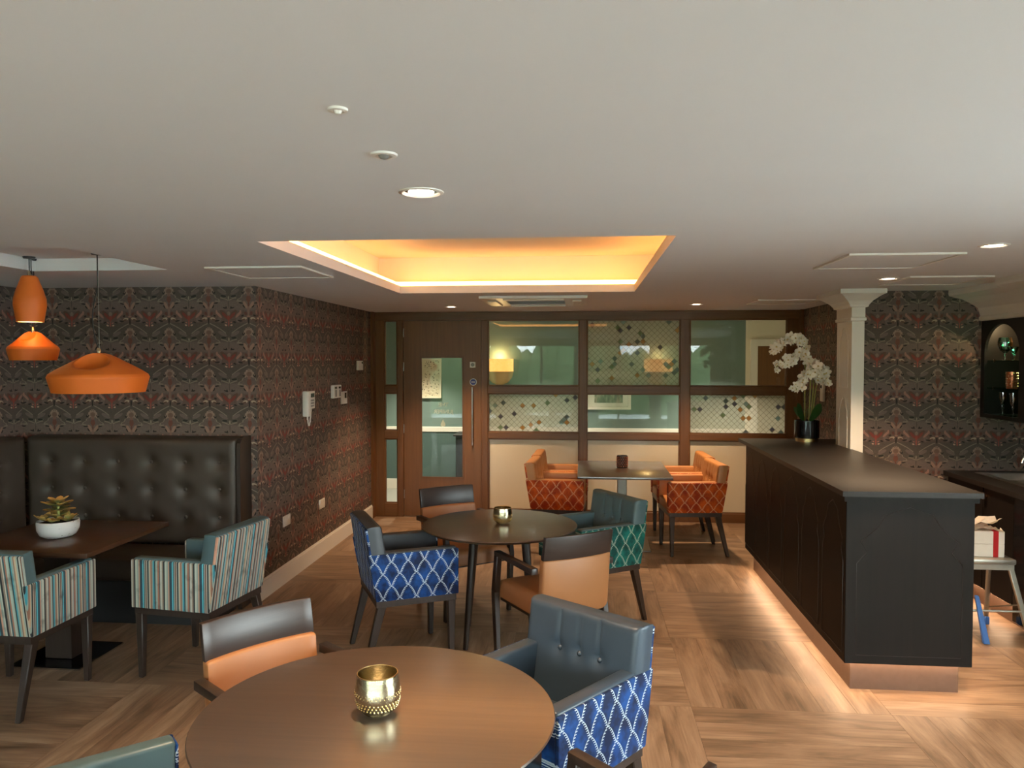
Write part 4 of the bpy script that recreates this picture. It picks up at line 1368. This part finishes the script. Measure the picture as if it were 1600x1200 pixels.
obj('slab', slab(NB(), rect(2.815, XB - .002, 4.6, YB - .002), [rect(3.01, 3.34, 5.44, 6.14)], lambda u, v, d: (u, v, d), .896, .932), MT['bar_top'], bw, False)
sk = thing('sink', 'stainless steel inset sink with drainer and tap behind the bar', 'sink', (0, 0, 0))
obj('rim', slab(NB(), rect(2.985, 3.365, 5.415, 6.165), [rect(3.03, 3.32, 5.78, 6.12)], lambda u, v, d: (u, v, d), .9325, .938), MT['steel'], sk, False)
bm = NB(); rect_loft(bm, [(.80, 3.06, 3.29, 5.81, 6.09), (.938, 3.03, 3.32, 5.78, 6.12)])
bmesh.ops.delete(bm, geom=[max(bm.faces, key=lambda f: f.calc_center_median().z)], context='FACES')
obj('basin', bm, MT['steel'], sk, False)
for k in range(7): obj('drainer_rib', bx(3.05, 3.30, 5.46 + k * .04, 5.468 + k * .04, .938, .942), MT['steel'], sk, False)
tp = NB(); tube(tp, bez([(3.345, 5.95, .938), (3.345, 5.95, 1.02), (3.34, 5.95, 1.08), (3.29, 5.95, 1.11), (3.23, 5.95, 1.09), (3.21, 5.95, 1.04)], 5), .010, 10)
obj('tap', tp, MT['chrome'], sk)
t = thing('tumbler', 'small pale cup on the sink drainer at the right edge', 'cup', (3.17, 5.56, .9422))
obj('cup', lathe(NB(), [(0, 0), (.028, 0), (.034, .006), (.036, .05), (.034, .05), (.031, .008), (0, .008)], 24), MT['plastic'], t)
obj('foot_ring', lathe(NB(), [(.025, 0), (.029, 0), (.029, .004), (.025, .004)], 24), MT['gold'], t)

# shelf cabinet with arched niche
cab = thing('niche_cabinet', 'black wall cabinet with arched niche and glass shelves', 'cabinet', (0, 0, 0))
CY0, CY1, CZ0, CZ1, CXF = 5.62, YB - .003, 1.355, 2.104, 3.08
n0, n1, nz0, nzs = 5.77, 6.245, 1.385, 1.86
arch = [(n0, nz0), (n1, nz0), (n1, nzs)]
for k in range(1, 24):
    a = PI * k / 24
    arch.append(((n0 + n1) / 2 + (n1 - n0) / 2 * math.cos(a), nzs + .205 * math.sin(a)))
arch.append((n0, nzs))
obj('front_panel', slab(NB(), rect(CY0, CY1, CZ0, CZ1), [arch], lambda u, v, d: (d, u, v), CXF, CXF + .022), MT['black_wood'], cab, False)
obj('back_panel', bx(XB - .02, XB - .003, CY0, CY1, CZ0, CZ1), MT['door_wood'], cab, False)
bm = NB()
box(bm, CXF + .022, XB - .02, CY0, CY0 + .02, CZ0, CZ1); box(bm, CXF + .022, XB - .02, CY1 - .02, CY1, CZ0, CZ1)
box(bm, CXF + .022, XB - .02, CY0 + .02, CY1 - .02, CZ0, CZ0 + .025); box(bm, CXF + .022, XB - .02, CY0 + .02, CY1 - .02, CZ1 - .02, CZ1)
obj('carcass', bm, MT['black_wood'], cab, False)
SH = (1.585, 1.795)
for z in SH:
    sh = obj('glass_shelf', bx(CXF + .03, XB - .022, CY0 + .022, CY1 - .022, z - .008, z), MT['shelf_glass'], cab, False)
    for y in (6.19, 5.80): obj('shelf_clip', bx(CXF + .032, CXF + .05, y - .012, y + .012, z - .016, z + .008, bev=.002, seg=1), MT['chrome'], sh, False)
obj('side_pilaster', bx(3.05, XB - .003, 5.40, 5.618, CZ0, 2.10), MT['black_wood'], cab, False)
L = bpy.data.lights.new('niche_light', 'POINT'); L.energy = 0.25; L.color = (.2, 1.0, .5); L.shadow_soft_size = .02
lo = bpy.data.objects.new('niche_light', L); link(lo, cab); lo.location = (3.16, 5.90, 1.93)
L = bpy.data.lights.new('niche_warm_light', 'POINT'); L.energy = 2.2; L.color = (1.0, .70, .36); L.shadow_soft_size = .02
lo = bpy.data.objects.new('niche_warm_light', L); link(lo, cab); lo.location = (3.25, 6.0, 2.06)
MT['goblet'] = thin_glass('goblet_glass', (.75, .95, .86, 1), 6.0)
MT['flute'] = thin_glass('flute_glass', (.88, .92, .92, 1), 6.0)
def goblet(label, loc, prof, mat, cut=True):
    t = thing('drinking_glass', label, 'glass', loc, 0, 'glasses in the niche cabinet')
    k = next(i for i, p in enumerate(prof) if p[2] == 'b')
    obj('foot', lathe(NB(), [(r, z) for r, z, q in prof if q == 'f'], 24), mat, t)
    obj('stem', lathe(NB(), [(r, z) for r, z, q in prof if q == 's'], 12), mat, t)
    obj('bowl', lathe(NB(), [(r, z) for r, z, q in prof if q == 'b'], 16 if cut else 24), mat, t, not cut)
big = [(0, 0, 'f'), (.036, 0, 'f'), (.034, .004, 'f'), (.008, .010, 'f'), (.007, .010, 's'), (.006, .03, 's'), (.012, .045, 's'), (.008, .055, 's'),
       (.010, .055, 'b'), (.035, .075, 'b'), (.048, .105, 'b'), (.050, .135, 'b'), (.042, .17, 'b'), (.040, .17, 'b'), (.046, .13, 'b'), (.032, .08, 'b'), (0, .062, 'b')]
sml = [(r * .8, z * .62, q) for r, z, q in big[:8]] + [(.008, .035, 'b'), (.012, .045, 'b'), (.022, .07, 'b'), (.036, .10, 'b'), (.034, .10, 'b'), (.02, .07, 'b'), (0, .042, 'b')]
goblet('large green-lit cut glass goblet on the upper niche shelf', (3.14, 6.07, SH[1] + .0003), big, MT['goblet'])
goblet('smaller flared green-lit glass on the upper niche shelf', (3.14, 5.95, SH[1] + .0003), sml, MT['goblet'])
flt = [(0, 0, 'f'), (.034, 0, 'f'), (.032, .003, 'f'), (.006, .009, 'f'), (.005, .009, 's'), (.0045, .05, 's'), (.010, .065, 's'), (.0045, .075, 's'),
       (.006, .075, 'b'), (.018, .095, 'b'), (.024, .13, 'b'), (.025, .175, 'b'), (.0235, .175, 'b'), (.022, .13, 'b'), (.014, .095, 'b'), (0, .082, 'b')]
goblet('slim flute glass on the niche floor, further from the camera', (3.14, 6.09, CZ0 + .0253), flt, MT['flute'], False)
goblet('slim flute glass on the niche floor, nearer the camera', (3.14, 5.95, CZ0 + .0253), flt, MT['flute'], False)
t = thing('copper_tumbler', 'patterned copper tumbler on the middle niche shelf', 'tumbler', (3.14, 5.97, SH[0] + .0003))
obj('cup', lathe(NB(), [(0, 0), (.034, 0), (.037, .005), (.040, .125), (.037, .125), (.034, .008), (0, .008)], 24), MT['copper'], t)
b = NB()
for row in range(6):
    for k in range(12):
        a = 2 * PI * (k + .5 * (row % 2)) / 12
        bmesh.ops.create_icosphere(b, subdivisions=1, radius=.006, matrix=Matrix.Translation(((.0375 + row * .0005) * math.cos(a), (.0375 + row * .0005) * math.sin(a), .018 + row * .019)))
obj('embossed_studs', b, MT['gold'], t)

# step stool with box
st = thing('step_stool', 'aluminium folding step stool with blue rear feet behind the bar', 'step stool', (2.58, 5.22, 0))
obj('platform', bx(-.17, .15, -.13, .15, .50, .535, bev=.010, seg=2), MT['alu'], st)
obj('platform_rim', slab(NB(), rect(-.16, .14, -.12, .14), [rect(-.145, .125, -.105, .125)], lambda u, v, d: (u, v, d), .465, .50), MT['alu'], st, False)
for s, x0, x1 in ((-1, -.14, -.24), (1, .125, .25)):
    obj('front_leg', rect_leg(NB(), (x1, -.12, .0), (x0, -.09, .50), (.016, .013), (.016, .013)), MT['alu'], st)
    rl = obj('rear_leg', rect_leg(NB(), (x1 * .62 - .0, .24, .05), (x0 * .8, .10, .50), (.013, .012), (.013, .012)), MT['alu'], st)
    obj('rubber_foot', bx(x1 * .62 - .017, x1 * .62 + .017, .222, .258, 0, .055, bev=.005, seg=1), MT['blue_plastic'], rl)
obj('cross_bar', tube(NB(), [(-.215, -.113, .20), (.215, -.113, .20)], .008, 8), MT['alu'], st)
obj('brace', tube(NB(), [(-.185, -.10, .24), (-.125, .19, .13)], .005, 6), MT['alu'], st)
obj('brace', tube(NB(), [(.185, -.10, .24), (.125, .19, .13)], .005, 6), MT['alu'], st)
obj('front_strut', rect_leg(NB(), (-.035, -.15, 0), (-.085, -.12, .30), (.020, .012), (.012, .010)), MT['blue_plastic'], st)
cb = thing('cardboard_box', 'white cardboard box with red tape on the step stool', 'box', (2.575, 5.23, .5352))
obj('lower_carton', bx(-.14, .11, -.08, .10, 0, .083, bev=.002, seg=1), MT['cardboard'], cb, False)
obj('upper_carton', bx(-.14, .11, -.08, .10, .084, .165, bev=.002, seg=1), MT['cardboard'], cb, False)
obj('red_tape', slab(NB(), rect(-.0815, .1015, -.0005, .1665), [rect(-.0803, .1003, .0003, .1653)], lambda u, v, d: (d, u, v), .040, .072), MT['red_tape'], cb, False)
obj('loose_flap', hexa(NB(), [(.11, -.07, .10), (.112, -.07, .10), (.145, .05, .15), (.143, .05, .15), (.11, -.07, .16), (.112, -.07, .16), (.150, .05, .163), (.148, .05, .163)]), MT['cardboard'], cb, False)
pp = thing('crumpled_packaging', 'torn white packaging lying on top of the cardboard box', 'packaging', (2.56, 5.23, .7004))
def crumple(n, w, d, z, amp, seed):
    r_ = random.Random(seed)
    b = NB()
    G = [[b.verts.new((-w / 2 + w * i / n, -d / 2 + d * j / n, z + r_.uniform(0, amp))) for j in range(n + 1)] for i in range(n + 1)]
    for i in range(n):
        for j in range(n): b.faces.new((G[i][j], G[i + 1][j], G[i + 1][j + 1], G[i][j + 1]))
    bmesh.ops.solidify(b, geom=list(b.faces), thickness=.003)
    return b
obj('lower_sheet', crumple(5, .17, .14, .004, .02, 3), MT['cardboard'], pp, False)
obj('upper_sheet', crumple(5, .22, .15, .035, .05, 5), MT['cardboard'], pp, False)

# ================================================================== CORRIDOR ITEMS (seen through the glass)
def sconce(label, x, z):
    t = thing('wall_lamp', label, 'wall lamp', (x, YC - .001, z), 0, 'corridor wall lamps')
    obj('shade_band', lathe(NB(), [(.185, .0), (.190, .0), (.190, .17), (.185, .17), (.185, 0)], 24, arc=PI, a0=PI), MT['sconce'], t)
    obj('glass_bowl', lathe(NB(), [(.192, -.004), (.195, 0), (.17, -.09), (.11, -.155), (.03, -.19), (0, -.192)], 24, arc=PI, a0=PI), MT['amber_glass'], t)
    obj('back_plate', bx(-.185, .185, -.006, 0, -.02, .17), MT['brass'], t, False)
    L = bpy.data.lights.new('wall_lamp_glow', 'POINT'); L.energy = 3.0; L.color = (1.0, .62, .25); L.shadow_soft_size = .05
    lo = bpy.data.objects.new('wall_lamp_glow', L); link(lo, t); lo.location = (0, -.09, .20)
def _sconce():
    m = M('pierced_amber_shade')
    m.coords()
    n = m.noise(m.vec, 60, 2)
    m.set(Base_Color=lin(200, 110, 40), Emission_Color=m.mix(n, (1.0, .30, .04, 1), (1.0, .62, .18, 1)), Emission_Strength=0.65)
    return m.mat
MT['sconce'] = _sconce()
MT['amber_glass'] = plain('amber_bowl_glass', lin(205, 165, 100), 0.2, var=0.04, scale=8)
sconce('glowing amber half-round wall lamp behind the clear upper pane', -1.15, 1.64)
sconce('amber wall lamp glowing behind the patterned upper pane', 1.0, 1.64)
t = thing('picture_frame', 'framed picture with cream frame on the teal corridor wall', 'picture', (.338, YC - .001, 1.124))
obj('frame', slab(NB(), rect(-.30, .30, 0, .52), [rect(-.262, .262, .038, .482)], lambda u, v, d: (u, d, v), -.03, 0), MT['white'], t, False)
obj('mount', slab(NB(), rect(-.261, .261, .039, .481), [rect(-.19, .19, .09, .43)], lambda u, v, d: (u, d, v), -.016, -.012), MT['plastic'], t, False)
obj('print', bx(-.2, .2, -.011, -.004, .08, .44), MT['picture'], t, False)
t = thing('carved_panel', 'white carved fretwork panel on the corridor wall seen through the door', 'wall art', (-2.26, YC - .001, 1.268))
obj('fretwork', bx(-.28, .28, -.03, -.008, .02, .53), MT['carved'], t, False)
obj('frame', slab(NB(), rect(-.30, .30, 0, .55), [rect(-.278, .278, .022, .528)], lambda u, v, d: (u, d, v), -.04, -.001), MT['cream_wall'], t, False)
t = thing('console_cabinet', 'black cabinet standing in the corridor, seen low through the door glass', 'cabinet', (-1.42, 10.20, 0))
obj('body', bx(-.26, .26, -.20, .20, .06, .79), MT['black_wood'], t, False)
obj('top', bx(-.29, .29, -.225, .22, .79, .815, bev=.004, seg=1), MT['black_wood'], t, False)
for sx in (-1, 1):
    for sy in (-1, 1): obj('leg', bx(sx * .23 - .02, sx * .23 + .02, sy * .17 - .02, sy * .17 + .02, 0, .06), MT['black_wood'], t, False)
    d_ = obj('door', bx(min(sx * .005, sx * .25), max(sx * .005, sx * .25), -.212, -.2005, .08, .77, bev=.003, seg=1), MT['black_wood'], t, False)
    obj('knob', bx(sx * .03 - .008, sx * .03 + .008, -.230, -.2125, .43, .446), MT['brass'], d_, False)
downlight(-2.2, 9.6, 'added corridor downlight behind the side light of the door', .045, w=SPOT_W * 1.6, grp='added corridor downlights', col=(1.0, 0.86, 0.70))  # this lamp and the next two are added to light the corridor
downlight(-.55, 9.6, 'added corridor downlight behind the left clear pane', .045, w=SPOT_W * 1.6, grp='added corridor downlights', col=(1.0, 0.86, 0.70))
downlight(1.75, 9.6, 'added corridor downlight behind the right clear pane', .045, w=SPOT_W * 2.0, grp='added corridor downlights', col=(1.0, 0.86, 0.70))
